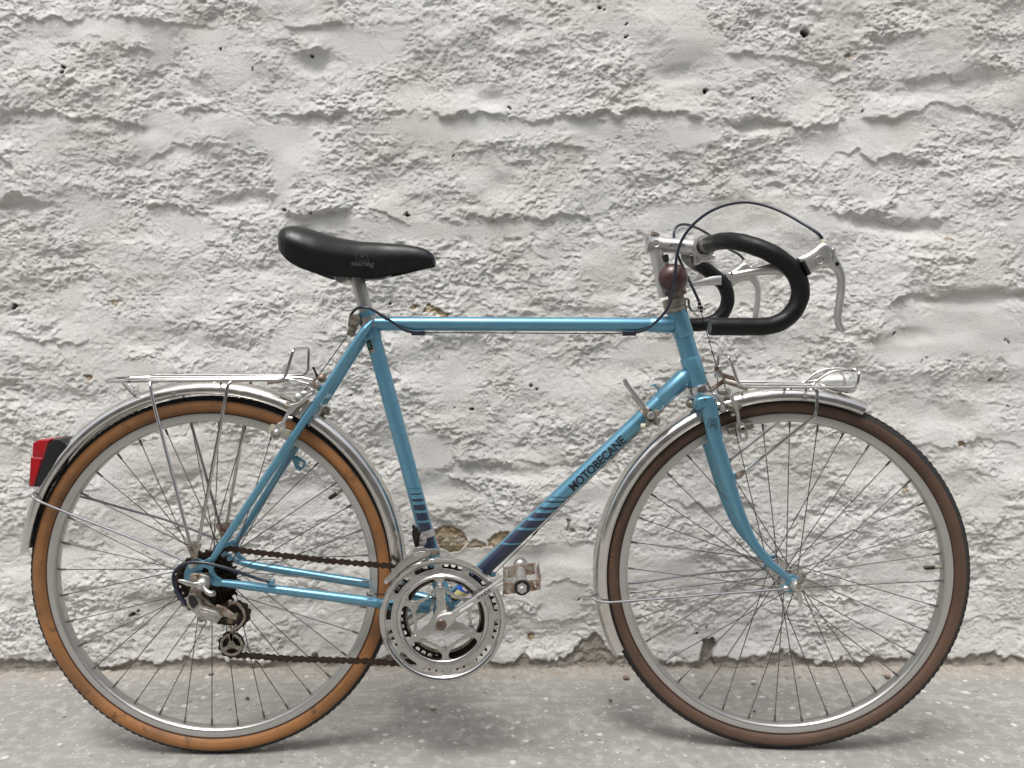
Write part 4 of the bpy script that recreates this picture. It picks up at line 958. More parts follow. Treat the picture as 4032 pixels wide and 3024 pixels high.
for qi, an in enumerate((94, 154, 214, 274, 334)):
    p_ = pol((308 if qi % 2 == 0 else 290)*su, an if qi % 2 == 0 else an-1.5); n6 = 6 if qi % 2 else 16
    p_ = tips[qi//2] if qi % 2 == 0 else p_
    MB().lathe([(.0001, -.0030), (.0052 if qi % 2 else .0038, -.0030), (.0058 if qi % 2 else .0044, -.0022), (.0058 if qi % 2 else .0044, .004), (.0001, .004)], (p_[0], -.0715 if qi % 2 == 0 else -.068, p_[2]), n=n6).build('chainring_bolt', 'alu', crank, auto=25)
# right crank arm with groove, bolt
cr_out = [(738, 950), (742, 905), (765, 880), (835, 852), (895, 850), (915, 832), (1110, 700), (1370, 520), (1500, 395), (1520, 375), (1575, 378), (1598, 410), (1585, 470), (1540, 505), (1375, 592), (1130, 770), (950, 890), (930, 930), (880, 985), (825, 1018), (780, 1010), (750, 985)]
yA = lambda x, z: -.079-.012*min(1, max(0, (x-c0[0])/.13))
def yarm(pts): return [b(px, py, -.079-.012*min(1, max(0, (px-805)/735))) for px, py in pts]
arm_ = plate_mb([round_poly(yarm(cr_out), .006, 4)], yA, .0125, .0036, 3).build('crank_arm', 'satin', crank)
gr = [(968, 838), (975, 822), (1090, 752), (1102, 758), (1095, 772), (985, 842)]
plate_mb([round_poly(yarm(gr), .001, 2)], lambda x, z: yA(x, z)-.0063, .0006, .0002).build('groove', 'white', crank)
gr2 = [(1300, 612), (1305, 600), (1375, 556), (1420, 528), (1425, 535), (1378, 575)]
plate_mb([round_poly(yarm(gr2), .001, 2)], lambda x, z: yA(x, z)-.0063, .0006, .0002).build('groove', 'white', crank)
vf = text_mb('SOLIDA', .0085, .0004); ce = b(1200, 675, -.085); an = math.atan2((b(1370, 540, -.085)-b(950, 840, -.085))[2], (b(1370, 540, -.085)-b(950, 840, -.085))[0])
M['engraved'] = mat('engraved alloy', (.16, .155, .15), .5, .6)
MB().add([ce+np.array([x*math.cos(an)-y*math.sin(an), yA(ce[0]+x, 0)-.0066-ce[1], x*math.sin(an)+y*math.cos(an)]) for x, y, _ in vf[0]], vf[1]).build('crank_lettering', 'engraved', crank)
M['bolt bronze'] = mat('tarnished bolt', (.17, .135, .105), .4, .8)
MB().lathe([(.0001, -.0005), (.0035, -.0005), (.004, -.0022), (.0088, -.0024), (.0098, -.0012), (.0098, .003)], (c0[0]-.0002, -.0862, c0[2]+.0002), n=28).build('crank_bolt', 'bolt bronze', crank)
MB().lathe([(.0001, 0), (.014, 0), (.014, .045), (.0001, .045)], (BBC[0], -.072, BBC[2]), n=24).build('bottom_bracket_cup', 'grimy', crank)
MB().lathe([(.0001, 0), (.008, 0), (.008, .17), (.0001, .17)], (BBC[0], -.075, BBC[2]), n=20).build('spindle', 'grimy', crank)
bits('cotter', [poly(b, [(785, 855), (795, 790), (820, 775), (835, 800), (860, 785), (870, 820), (830, 850), (800, 865)], -.062)], -.062, .008, 'grimy', crank, .001)
# left crank
lc = lambda t: np.array([BBC[0], .082, BBC[2]])+np.array([-.137, 0, -.101])*t
mbl = MB().tube([lc(-.06), lc(.03), lc(.95), lc(1.05)], [.010, .0145, .0105, .008], 14, r2=.007); mbl.build('crank_arm', 'ring', crank)
# right pedal
pc = m_(695, 1070, -.200); pin = m_(660, 470, -.098)
pedal = MB().lathe([(.0001, 0), (.0115, .002), (.0118, .006), (.0098, .012), (.0090, .017), (.0090, .092), (.0115, .0935), (.0125, .102), (.0001, .103)], (pc[0], -.198, pc[2]), n=28).build('pedal', 'satin', bike)
tag(pedal, 'alloy rat trap pedal with rust stained cage plates')
def pl_at(zf, pts, y0, y1): return [zf(px, py, y0) for px, py in pts]
cage = [(205, 970), (480, 945), (540, 900), (600, 865), (690, 848), (790, 862), (850, 895), (1150, 855), (1165, 880), (1190, 1130), (1110, 1140), (900, 1185), (850, 1225), (700, 1275), (580, 1245), (520, 1230), (240, 1265)]
s1 = [(340, 1035), (355, 1050), (345, 1110), (360, 1150), (372, 1190), (358, 1210), (343, 1190), (350, 1120), (325, 1055)]
s2 = [(1035, 925), (1052, 945), (1040, 1000), (1062, 1035), (1070, 1070), (1050, 1085), (1035, 1060), (1030, 1010), (1018, 945)]
plate_mb([round_poly(poly(m_, cage, -.2015), .0012, 3), poly(m_, s1, -.2015), poly(m_, s2, -.2015)], -.2015, .0022, .0004).build('cage_plate', 'rusty', pedal)
cage2 = [(230, 545), (450, 510), (540, 475), (600, 460), (760, 470), (800, 465), (1050, 430), (1040, 730), (800, 760), (550, 790), (310, 825)]
plate_mb([round_poly(poly(m_, cage2, -.118), .0012, 3)], -.118, .0020, .0004).build('cage_plate', 'rusty', pedal)
for (xA, yA1, xB, yB1, xC, yC1, xD, yD1) in ((215, 970, 245, 1270, 190, 545, 225, 830), (1150, 855, 1185, 1135, 1078, 310+110, 1120, 730)):
    A1, A2 = m_(xA, yA1, -.2015), m_(xB, yB1, -.2015); B1, B2 = m_(xC, yC1, -.122), m_(xD, yD1, -.122)
    xm = (A1[0]+A2[0])/2; xm2 = xm+(-.004 if xA < 600 else .004)
    mbp = MB(); zt_, zb_ = max(A1[2], A2[2])+.001, min(A1[2], A2[2])-.001
    mbp.box((xm, -.160, (zt_+zb_)/2), .0009, .0425, (zt_-zb_)/2, (1, 0, -.12))
    for t in range(16): mbp.box((xm+(.0009 if xA > 600 else -.0009), -.198+t*.0052, zt_+.0008), .0008, .0014, .0020)
    mbp.build('side_plate', 'rusty', pedal)
    zz = zt_-.006; MB().tube([(xm+(.004 if xA < 600 else -.004), -.200, zz), (xm+(.004 if xA < 600 else -.004), -.119, zz)], .0024, 10).build('cage_rod', 'satin', pedal)
    MB().box((xm+(.004 if xA < 600 else -.004), -.1985, zz), .0028, .0022, .0040).build('reflector_tab', 'orange rust', pedal)
MB().lathe([(.0001, -.001), (.0112, -.001), (.0128, 0), (.0128, .002)], (pc[0], -.2035, pc[2]), n=32).build('dust_ring', 'black', pedal)
MB().lathe([(.0001, -.006), (.0035, -.006), (.0038, -.0085), (.0048, -.0085), (.0052, -.0062), (.0078, -.0060), (.0085, -.0045), (.0085, 0)], (pc[0]+.0002, -.2040, pc[2]), n=6).build('axle_nut', 'satin', pedal, auto=20)
MB().lathe([(.0001, -.0102), (.0036, -.0102), (.0046, -.0088), (.0046, -.005)], (pc[0], -.2040, pc[2]), n=20).build('axle_end', 'satin', pedal)
MB().ball(m_(660, 480, -.098), .0125, 20).build('axle_dome', 'chrome', pedal)
# left pedal (mostly hidden behind wheel and chainset)
lp = lc(1.0); MB().lathe([(.0001, 0), (.009, 0), (.009, .09), (.0001, .09)], (lp[0], .09, lp[2]), n=16).box((lp[0], .175, lp[2]), .030, .001, .012, (1, 0, .1)).box((lp[0], .11, lp[2]), .030, .001, .012, (1, 0, .1)).build('pedal', 'rusty', bike)
# front derailleur
fd = bits('front_derailleur', [poly(b, [(545, 268), (560, 250), (632, 240), (650, 262), (685, 270), (700, 295), (690, 322), (600, 360), (480, 420), (380, 510), (310, 580), (270, 583), (262, 560), (300, 520), (400, 400), (480, 335), (535, 305)], -.080)], -.080, .0022, 'alu', bike, .0005, .002)
bits('inner_plate', [poly(b, [(660, 262), (770, 268), (785, 285), (785, 322), (690, 330), (560, 395), (400, 520), (340, 600), (320, 590), (420, 440), (560, 330), (640, 300)], -.052)], -.052, .002, 'grimy', fd, .0005, .002)
MB().tube([b(285, 575, -.082), b(290, 568, -.050)], .0032, 10).build('cage_screw', 'satin', fd)
bits('badge', [poly(b, [(540, 308), (600, 288), (655, 290), (658, 308), (600, 334), (545, 338)], -.0815)], -.0815, .0012, 'satin', fd, .0003)
cb = along(ST_B, ST_T, s_on(ST_B, ST_T, b(690, 140, 0)))
MB().tube([cb, along(cb, ST_T, .013)], .0164, 28).build('clamp_band', 'satin', fd)
MB().ball(b(600, 185, -.040), .0125, 18, 0, (1, .9, 1)).build('pivot_boss', 'satin', fd)
bits('parallelogram', [poly(b, [(545, 60), (560, 60), (575, 90), (600, 95), (615, 120), (600, 140), (590, 245), (560, 245), (550, 210), (530, 130), (530, 90)], -.052)], -.052, .012, 'dark steel', fd, .001)
MB().tube([b(543, 75, -.055), b(543, 42, -.055)], .0030, 10).tube([b(575, 95, -.055), b(565, 60, -.055)], .0022, 8).build('limit_screw', 'dark steel', fd)
MB().lathe([(.0001, -.002), (.0042, -.002), (.005, 0), (.005, .004)], b(635, 165, -.053), n=16).build('pivot_rivet', 'chrome', fd)

# ---- freewheel sprockets
HCv = (RC[0], 0, RC[2])
for q, (tt, y_) in enumerate(((27, -.0290), (24, -.0335), (21, -.0380), (17, -.0425), (14, -.0470))):
    sprocket(HCv, y_, tt, .0021, .014, 'sprocket', 'dark steel', rear_wheel).parent = bike
fw_ = MB().lathe([(.0001, -.053), (.016, -.053), (.019, -.050), (.022, -.047), (.030, -.028), (.020, -.026)], (RC[0], 0, RC[2]), n=30).build('freewheel', 'dark steel', bike)
for ob in [o for o in bpy.data.objects if o.name.startswith('sprocket')]: ob.parent = fw_
MB().lathe([(.020, -.0255), (.0225, -.0235), (.0225, -.020), (.012, -.018)], (RC[0], 0, RC[2]), n=30).build('freewheel_body', 'dark steel', fw_)
# ---- chain: separate links along the path
CY = -.0475
sR = .0127/2/math.sin(math.pi/38); fR = .0127/2/math.sin(math.pi/25.5)
def pxz(fn, x, y): p = fn(x, y, CY); return np.array([p[0], p[2]])
upA = pxz(a, 1650, 640); upB = pxz(b, 350, 425); ctr = np.array([GC[0], GC[2]]); hc = np.array([RC[0], RC[2]])
loA = pxz(a, 940, 1412); loB = pxz(b, 380, 1330)
path = []
for an in np.arange(96, -86, -6): path.append(ctr+np.array([math.cos(rad(an)), math.sin(rad(an))])*sR)      # round the front of the ring, top to bottom
path += [pxz(b, 380, 1332), pxz(b, 100, 1312), pxz(a, 1300, 1438), pxz(a, 950, 1410)]
jL = k_(1300, 1400, CY); jU = k_(1390, 905, CY); jl = np.array([jL[0], jL[2]]); ju = np.array([jU[0], jU[2]])
for an in (-85, -120, -160, -200, -235, -265): path.append(jl+np.array([math.cos(rad(an)), math.sin(rad(an))])*.0205)
for an in (-75, -40, 0, 40, 80, 110): path.append(ju+np.array([math.cos(rad(an)), math.sin(rad(an))])*.0205)
for an in (250, 225, 200, 180, 160, 140, 120, 100): path.append(hc+np.array([math.cos(rad(an)), math.sin(rad(an))])*fR)
path += [pxz(a, 820, 540), pxz(a, 1100, 575), pxz(a, 1650, 640), pxz(b, 330, 424)]
path.append(path[0])
pth = np.array(path); seg = np.linalg.norm(np.diff(pth, axis=0), axis=1); cum = np.concatenate([[0], np.cumsum(seg)]); NL = int(round(cum[-1]/.0127/2))*2
pts_ = [np.array([np.interp(s_, cum, pth[:, 0]), np.interp(s_, cum, pth[:, 1])]) for s_ in np.linspace(0, cum[-1], NL, endpoint=False)]
def link_mesh(outer):
    mb = MB(); hh = .0050 if outer else .0043; pts = []
    for t in range(7): an = math.pi/2+math.pi*t/6; pts.append(np.array([-.00635+hh*math.cos(an), 0, hh*math.sin(an)]))
    pts.append(np.array([0, 0, -hh*.62]))
    for t in range(7): an = -math.pi/2+math.pi*t/6; pts.append(np.array([.00635+hh*math.cos(an), 0, hh*math.sin(an)]))
    pts.append(np.array([0, 0, hh*.62])); K = len(pts); yo = .0036 if outer else .0024
    for s_ in (-1, 1):
        y0_, y1_ = s_*yo-.0005, s_*yo+.0005
        mb.add([(p[0], y0_, p[2]) for p in pts]+[(p[0], y1_, p[2]) for p in pts], [tuple(range(K)), tuple(range(2*K-1, K-1, -1))]+[(q, (q+1) % K, K+(q+1) % K, K+q) for q in range(K)])
    for x in (-.00635, .00635):
        if outer: mb.lathe([(.0001, -.0048), (.0015, -.0048), (.0019, -.0040), (.0019, .0045), (.0001, .0045)], (x, 0, 0), n=8)
        else: mb.lathe([(.0038, -.0020), (.0038, .0020)], (x, 0, 0), n=10)
    return mb
chain = empty('chain', parent=bike); lk = {}
for q in range(NL):
    A_, B_ = pts_[q], pts_[(q+1) % NL]; md = (A_+B_)/2; an = math.atan2(B_[1]-A_[1], B_[0]-A_[0]); out_ = q % 2 == 0
    if out_ not in lk: ob = link_mesh(out_).build('link', 'chain', chain, world=False, auto=30); lk[out_] = ob
    else: ob = lk[out_].copy(); C.objects.link(ob)
    ob.parent = chain; ob.location = (md[0], CY, md[1]); ob.rotation_euler = (0, -an, 0)
# ---- rear derailleur
rd = bits('rear_derailleur', [poly(k_, [(560, 640), (590, 600), (640, 575), (690, 585), (720, 640), (800, 770), (850, 800), (1060, 850), (1130, 950), (1135, 960), (1045, 1055), (960, 1030), (930, 1000), (840, 995), (790, 960), (720, 900), (640, 830), (575, 740)], -.088)], -.086, .012, 'dull', bike, .002, .004)
tag(rd, 'grimy rear derailleur with two jockey wheels')
bits('hanger', [poly(k_, [(615, 270), (650, 238), (740, 235), (860, 260), (930, 300), (945, 370), (920, 440), (860, 500), (780, 570), (860, 640), (960, 740), (1060, 820), (1050, 850), (900, 770), (800, 780), (740, 700), (690, 600), (590, 590), (630, 480), (640, 400), (610, 330)], -.074)], -.073, .007, 'rusty', rd, .0015, .003)
bits('dark_cap', [poly(k_, [(575, 630), (610, 592), (650, 590), (690, 620), (750, 730), (665, 822), (600, 740)], -.0935)], -.0925, .003, 'black', rd, .0006, .003)
bits('badge', [poly(k_, [(770, 870), (800, 858), (900, 880), (1010, 930), (1035, 970), (1010, 1000), (940, 990), (830, 940), (780, 900)], -.0925)], -.0923, .0012, 'alu', rd, .0004, .003)
bits('outer_plate', [poly(k_, [(1030, 765), (1060, 755), (1180, 800), (1300, 890), (1370, 960), (1370, 1010), (1290, 980), (1130, 935), (1090, 900), (1085, 840)], -.084)], -.082, .006, 'rusty', rd, .0012, .002)
bits('knuckle', [poly(k_, [(1050, 1050), (1140, 955), (1330, 985), (1375, 960), (1375, 1010), (1330, 1070), (1280, 1085)], -.078)], -.076, .014, 'dark steel', rd, .002, .003)
for x, y_ in ((925, 825), (1010, 865)):
    MB().lathe([(.0001, -.003), (.0030, -.003), (.0052, -.002), (.0052, 0), (.0030, .001), (.0030, .012)], k_(x, y_, -.080), (0.15, 1, .1), n=14).build('limit_screw', 'rusty', rd)
MB().lathe([(.0001, -.002), (.0050, -.002), (.006, 0), (.006, .010)], k_(1270, 1010, -.084), n=18).build('pivot_bolt', 'bolt bronze', rd)
cage_o = [(1250, 705), (1380, 700), (1450, 750), (1510, 840), (1535, 930), (1520, 1010), (1470, 1080), (1360, 1170), (1320, 1230), (1320, 1340), (1270, 1340), (1265, 1240), (1275, 1180), (1260, 1090), (1305, 1090), (1310, 1150), (1420, 1080), (1480, 1000), (1495, 930), (1460, 840), (1400, 770), (1300, 740), (1240, 780)]
bits('jockey_cage', [poly(k_, cage_o, -.0565)], -.0575, .002, 'rusty', rd, .0004, .0015)
jc = k_(1292, 1405, -.0575); jcv = (jc[0], 0, jc[2])
pts1 = circ(jcv, .0208, 40); hol = []
for a0_ in (95, 215, 335):
    hol.append(round_poly([np.array([jc[0]+r*math.cos(rad(an)), 0, jc[2]+r*math.sin(rad(an))]) for r, an in ((.0165, a0_+14), (.0165, a0_+40), (.0165, a0_+66), (.0168, a0_+104), (.0075, a0_+92), (.0062, a0_+60), (.0075, a0_+20))], .002, 3))
plate_mb([pts1]+hol, -.0575, .002, .0004).build('jockey_cage', 'cage alloy' if 'cage alloy' in M else 'grimy', rd)
def jockey(p, name):
    pts = []
    for t in range(10):
        for fr_, rr in ((-.3, .0185), (-.12, .0225), (.12, .0225), (.3, .0185)): an = 2*math.pi*(t+fr_)/10; pts.append(np.array([p[0]+rr*math.cos(an), 0, p[1]+rr*math.sin(an)]))
    ob = plate_mb([pts], CY, .0050, .0008).build(name, 'dark steel', rd)
    MB().lathe([(.0001, -.0080), (.0040, -.0080), (.0046, -.0070), (.0046, .006), (.0001, .006)], (p[0], CY-.004, p[1]), n=6).build('jockey_bolt', 'grimy', rd, auto=25)
jockey(ju, 'jockey_wheel'); jockey(jl, 'jockey_wheel')
plate_mb([circ((jl[0], 0, jl[1]), .0200, 32)], CY+.007, .0015, .0003).build('jockey_cage', 'dark steel', rd)
plate_mb([circ((ju[0], 0, ju[1]), .0180, 32)], CY+.007, .0015, .0003).build('jockey_cage', 'dark steel', rd)
MB().tube(smooth([k_(850, 1000, -.084), k_(890, 1045, -.084), k_(870, 1080, -.084), k_(820, 1110, -.084), k_(770, 1105, -.084)], 3), .0007, 6).build('cable_tail', 'spoke', rd)
MB().tube([k_(770, 1112, -.084), k_(660, 1072, -.084)], .0016, 8).build('cable_crimp', 'satin', rd)
MB().lathe([(.0001, -.004), (.006, -.004), (.0075, -.002), (.0075, .006)], k_(800, 970, -.080), n=8).build('cable_clamp', 'grimy', rd)
MB().tube([k_(505, 720, -.082), k_(600, 800, -.082)], [.0030, .0022], 10).build('barrel_adjuster', 'grimy', rd)
# hub quick release
MB().lathe([(.0001, -.016), (.006, -.0155), (.0105, -.012), (.0125, -.006), (.0125, 0), (.0100, .004)], k_(840, 400, -.078), n=28).build('quick_release_nut', 'alu', rd)
MB().tube(smooth([k_(850, 430, -.094), k_(850, 480, -.096), k_(900, 540, -.098), k_(960, 570, -.100), k_(1012, 565, -.101)], 4), [.0040, .0042, .0046, .0052, .0050], 12).build('wing_lever', 'alu', rd)
MB().tube(smooth([k_(780, 410, -.092), k_(700, 420, -.092), k_(590, 408, -.090), k_(500, 375, -.088), k_(435, 360, -.086)], 4), [.0036, .0040, .0044, .0040, .0028], 12, r2=.0024).build('wing_lever', 'alu', rd)
MB().lathe([(.0001, -.003), (.0045, -.003), (.005, 0), (.005, .006)], k_(775, 445, -.092), n=16).build('axle_tip', 'chrome', rd)
MB().lathe([(.0001, -.002), (.0050, -.002), (.0055, 0)], k_(685, 325, -.078), n=20).build('rivet', 'grimy', rd)

# ------------------------------------------------------------ steered front end: fork, front mudguard, rack, brake
CUR[0] = STEER
fork = MB()
# crown: near and far shoulders bridged under the head set
ce_ = e(800, 560, 0); 
crown_near = plate_mb([round_poly(poly(j, [(165, 830), (180, 790), (230, 762), (400, 738), (445, 755), (470, 820), (485, 905), (440, 915), (400, 905), (365, 950), (330, 945), (290, 932), (255, 970), (215, 960), (205, 990), (185, 935)], -.048), .004, 4)], -.038, .024, .005, 3)
fork.add(crown_near.v, crown_near.f); mm_ = crown_near.mirror(); fork.add(mm_.v, mm_.f)
fork.box(e(760, 590, 0), .017, .040, .012, (1, 0, -.2)); fork.tube([e(735, 560, 0), e(760, 640, 0)], .0165, 24)
fork_ob = fork.build('fork', 'blue', bike); tag(fork_ob, 'blue curved front fork')
bl = [L(2792, 1590, -.040), L(2803, 1660, -.041), L(2818, 1736, -.042), L(2843, 1815, -.0435), L(2867, 1895, -.045), L(2893, 1974, -.047), L(2918, 2040, -.0495), L(2943, 2097, -.0515), L(2971, 2146, -.053), L(3026, 2212, -.055), L(3069, 2249, -.057), L(3100, 2276, -.0575)]
ra = [.0145, .0144, .0140, .0135, .0127, .0118, .0107, .0098, .0090, .0076, .0064, .0050]; rb_ = [.0105]*3+[.0102, .0100, .0098, .0092, .0088, .0082, .0072, .0062, .0048]
N_ = len(smooth(bl, 5))
bmb = MB().tube(smooth(bl, 5), list(np.interp(np.linspace(0, 11, N_), range(12), ra)), 24, r2=list(np.interp(np.linspace(0, 11, N_), range(12), rb_)))
bmb.build('fork_blade', 'blue', fork_ob); bmb.mirror().build('fork_blade', 'blue', fork_ob)
dpl = plate_mb([round_poly(poly(h, [(1085, 1040), (1135, 1000), (1200, 1010), (1250, 1045), (1280, 1090), (1275, 1140), (1240, 1175), (1180, 1190), (1110, 1195), (1050, 1185), (1025, 1145), (1045, 1115), (1090, 1095)], -.0575), .003, 3)], -.0575, .0045, .001)
dpl.build('fork_end', 'blue', fork_ob); dpl.mirror().build('fork_end', 'blue', fork_ob)
bits('rack_boss', [poly(e, [(1015, 1185), (1050, 1180), (1075, 1205), (1070, 1235), (1025, 1240)], -.046)], -.048, .005, 'blue', fork_ob, .001)
emblem(j(435, 1188, -.0535), .0150, .0006, -.02, 'fork_emblem', 'ink', fork_ob)
vf = text_mb('M', .001)
for x, y_, r_s in ((345, 1060, .0018), (390, 1130, .0014), (405, 1290, .0016), (310, 800, .0025), (540, 1630, .0018)):
    MB().ball(j(x, y_, -.0515), r_s, 8, 0, (.7, .2, 1.2)).build('paint_chip', 'rusty', fork_ob)
# front hub quick release (steered)
qc = h(1205, 1120, -.066)
MB().lathe([(.0001, -.014), (.006, -.0135), (.0095, -.010), (.0115, -.005), (.0115, .004), (.0090, .008)], qc, n=28).build('quick_release_nut', 'satin', fork_ob)
MB().tube(smooth([h(1215, 1095, -.080), h(1250, 1075, -.082), h(1280, 1030, -.083), h(1283, 990, -.083)], 4), [.0035, .0045, .0045, .0035], 12).build('wing_lever', 'grimy', fork_ob)
MB().tube(smooth([h(1215, 1180, -.074), h(1238, 1240, -.074), h(1248, 1300, -.074), h(1250, 1350, -.074)], 4), [.0040, .0045, .0040, .0030], 12, r2=.0028).build('wing_lever', 'satin', fork_ob)
MB().lathe([(.0001, -.003), (.0042, -.003), (.005, 0), (.005, .006)], h(1230, 1135, -.082), n=6).build('axle_tip', 'grimy', fork_ob)
MB().lathe([(.0001, -.010), (.0065, -.010), (.0085, -.006), (.0085, .004), (.0001, .006)], qc*np.array([1, -1, 1]), (0, -1, 0), n=20).build('quick_release_nut', 'grimy', fork_ob)
# front mudguard and its stay
ffc = FC.copy()
front_fender = fender(ffc, 67.5, 206, 'mudguard', STEER, .3315, .3560, .0235); tag(front_fender, 'chrome mudguard over the front wheel')
mb = MB().tube(smooth([h(1095, 1155, -.062), h(700, 1188, -.056), h(300, 1215, -.050), g(2212, 1380, -.045), g(1900, 1405, -.036), g(1650, 1422, -.030), g(1570, 1410, -.028), g(1535, 1385, -.022), g(1550, 1366, -.010), g(1580, 1375, 0)], 5), .0022, 10)
mb.build('stay', 'stay', front_fender)
MB().tube(smooth([h(870, 945, .062), h(500, 965, .056), h(0, 1015, .045), g(1850, 1282, .034), g(1600, 1300, .026), g(1570, 1370, .006)], 5), .0022, 10).build('stay', 'stay', front_fender)
MB().ball(h(1090, 1152, -.066), .0062, 14, 0, (1.1, .8, .9)).build('stay_bolt', 'satin', front_fender)

# front rack
yN, yF = -.050, .050
def S(fn, pts): return [fn(*q) for q in pts]
fr_pts = [j(640, 480, yF-.004), j(530, 250, yF-.002), j(528, 70, yF-.002), j(640, 66, .0), j(685, 85, yN+.004), j(740, 190, yN), j(835, 480, yN), j(870, 545, yN), j(960, 592, yN), j(1400, 600, yN), o_(900, 712, yN), o_(1750, 716, yN), o_(1850, 650, yN), o_(1885, 430, yN), o_(1840, 360, yN+.015), o_(1740, 305, 0), o_(1640, 300, .02), o_(1540, 345, yF-.01), o_(1480, 380, yF)]
frack = MB().tube(fillet(fr_pts, .007, 4), .0027, 10).build('front_rack', 'chrome', bike); tag(frack, 'small chromed wire rack over the front wheel')
MB().tube(fillet([j(660, 500, yF), j(1300, 505, yF), o_(100, 600, yF), o_(1040, 603, yF), o_(1300, 420, yF), o_(1480, 380, yF)], .01, 4), .0025, 10).build('platform_rod', 'chrome', frack)
MB().tube(fillet([j(700, 520, .018), j(1300, 520, .018), o_(100, 622, .018), o_(800, 626, .018), o_(900, 545, .018), o_(1050, 430, .018), o_(1200, 370, .018), o_(1400, 345, .018), o_(1600, 358, .016)], .01, 4), .0024, 10).build('platform_rod', 'chrome', frack)
MB().tube(fillet([j(900, 555, -.020), j(1300, 560, -.020), o_(100, 660, -.020), o_(990, 664, -.020), o_(1080, 580, -.020), o_(1250, 455, -.020), o_(1400, 400, -.020), o_(1600, 385, -.020), o_(1830, 400, -.016)], .01, 4), .0024, 10).build('platform_rod', 'chrome', frack)
for fn, x, y_ in ((j, 1000, 600), (o_, 560, 722), (o_, 1000, 722)):
    A_ = fn(x, y_, yN); MB().tube([A_+np.array([0, 0, -.002]), A_+np.array([0, yF-yN, -.002])], .0022, 8).build('cross_rod', 'chrome', frack)
MB().tube([j(600, 400, 0), j(830, 470, 0)], .004, 8, r2=.0015).build('cross_strap', 'rusty', frack)
MB().tube([j(640, 500, -.004), j(1010, 630, -.02)], .004, 8, r2=.0015).build('cross_strap', 'rusty', frack)
MB().tube(smooth([j(650, 480, 0), j(560, 540, 0), j(450, 620, 0), j(385, 665, 0)], 3), .0042, 8, r2=.0035).build('mounting_strap', 'rusty', frack)
leg = MB().tube(fillet([o_(1020, 735, yN), o_(1050, 755, yN-.003), o_(1072, 820, yN-.004), o_(1052, 1190, yN-.006), o_(1025, 1270, yN-.006), e(1130, 1165, yN-.006)], .010, 4), .0030, 10)
leg.build('leg', 'chrome', frack); leg.mirror().build('leg', 'chrome', frack)
pd = plate_mb([round_poly(poly(e, [(1040, 1200), (1055, 1180), (1115, 1150), (1135, 1160), (1130, 1185), (1090, 1230), (1055, 1235)], -.056), .002, 3)], -.0555, .003, .0006); pd.build('leg_foot', 'grimy', frack); pd.mirror().build('leg_foot', 'rusty', frack)
MB().lathe([(.0001, -.002), (.004, -.002), (.0048, 0)], e(1075, 1205, -.057), n=16).build('foot_bolt', 'rusty', frack)
# headlamp lying in the rack's nose
A_, B_ = o_(1085, 600, .004), o_(1770, 640, .004); ax = B_-A_; ln = np.linalg.norm(ax)
hl = MB().lathe([(.0001, 0), (.006, .002), (.012, .012), (.0155, .030), (.0180, .055), (.0190, ln*.80), (.0190, ln*.93), (.0175, ln), (.010, ln+.004), (.0001, ln+.006)], A_, ax, n=32)
hl.v = [(x, y*1.15, z) for x, y, z in hl.v]
headl = hl.build('headlight', 'lamp', bike); tag(headl, 'small clear plastic headlamp on the front mudguard')
MB().lathe([(.0187, ln*.62), (.0197, ln*.63), (.0197, ln*.66), (.0187, ln*.67)], A_, ax, n=32).build('lamp_seam', 'satin', headl)
bits('lamp_foot', [poly(o_, [(1240, 770), (1480, 790), (1420, 830), (1390, 850), (1440, 900), (1330, 850), (1200, 800)], 0)], 0, .016, 'lamp', headl, .002, .002)

# front brake
fb = bits('front_brake', [poly(j, [(725, 715), (750, 715), (790, 765), (800, 820), (850, 890), (870, 1000), (893, 1165), (950, 1185), (975, 1230), (1025, 1380), (1020, 1440), (985, 1480), (930, 1485), (890, 1450), (835, 1330), (815, 1220), (833, 1160), (820, 1040), (785, 930), (755, 860), (725, 790)], -.040),
    poly(j, [(895, 1335), (925, 1325), (955, 1335), (972, 1400), (965, 1425), (940, 1435), (915, 1420)], -.040)], -.040, .006, 'satin', bike, .0018, .003)
tag(fb, 'alloy centre pull brake on the fork crown')
bits('brake_arm', [poly(j, [(425, 690), (490, 685), (560, 725), (610, 790), (650, 880), (668, 960), (660, 995), (620, 1003), (590, 985), (575, 900), (540, 820), (500, 770), (440, 740)], -.030)], -.030, .010, 'satin', fb, .003, .003)
bits('brake_arm', [poly(j, [(500, 640), (620, 640), (650, 600), (700, 600), (735, 660), (735, 700), (640, 740), (540, 720)], -.018)], -.018, .012, 'grimy', fb, .003, .002)
for q in range(5):
    x = 655+q*24; MB().tube(smooth([j(x, 850+q*8, -.034), j(x+30, 880+q*12, -.040), j(x+52, 950+q*14, -.038), j(x+62, 1000+q*6, -.030)], 4), .0011, 6).build('spring_coil', 'grimy', fb)
MB().lathe([(.0001, -.004), (.005, -.004), (.006, -.002), (.006, .006)], j(600, 950, -.036), n=18).build('pivot_bolt', 'satin', fb)
MB().lathe([(.0001, -.012), (.0042, -.012), (.006, -.010), (.0075, -.008), (.0075, 0)], j(915, 1275, -.044), n=24).build('pad_bolt', 'grimy', fb)
MB().lathe([(.0001, -.001), (.0030, -.001)], j(930, 1278, -.057), n=6).build('pad_bolt_socket', 'black', fb)
def pad_at(fn, x0, y0, x1, y1, y, hz, hy, nm, mt, par):
    A_, B_ = fn(x0, y0, y), fn(x1, y1, y); MB().box((A_+B_)/2, np.linalg.norm(B_-A_)/2, hy, hz, B_-A_).build(nm, mt, par)
pad_at(j, 690, 1318, 1092, 1205, -.0225, .0062, .0055, 'brake_pad', 'grimy', fb)
pad_at(j, 700, 1290, 1080, 1180, -.0255, .0009, .0070, 'pad_holder', 'satin', fb)
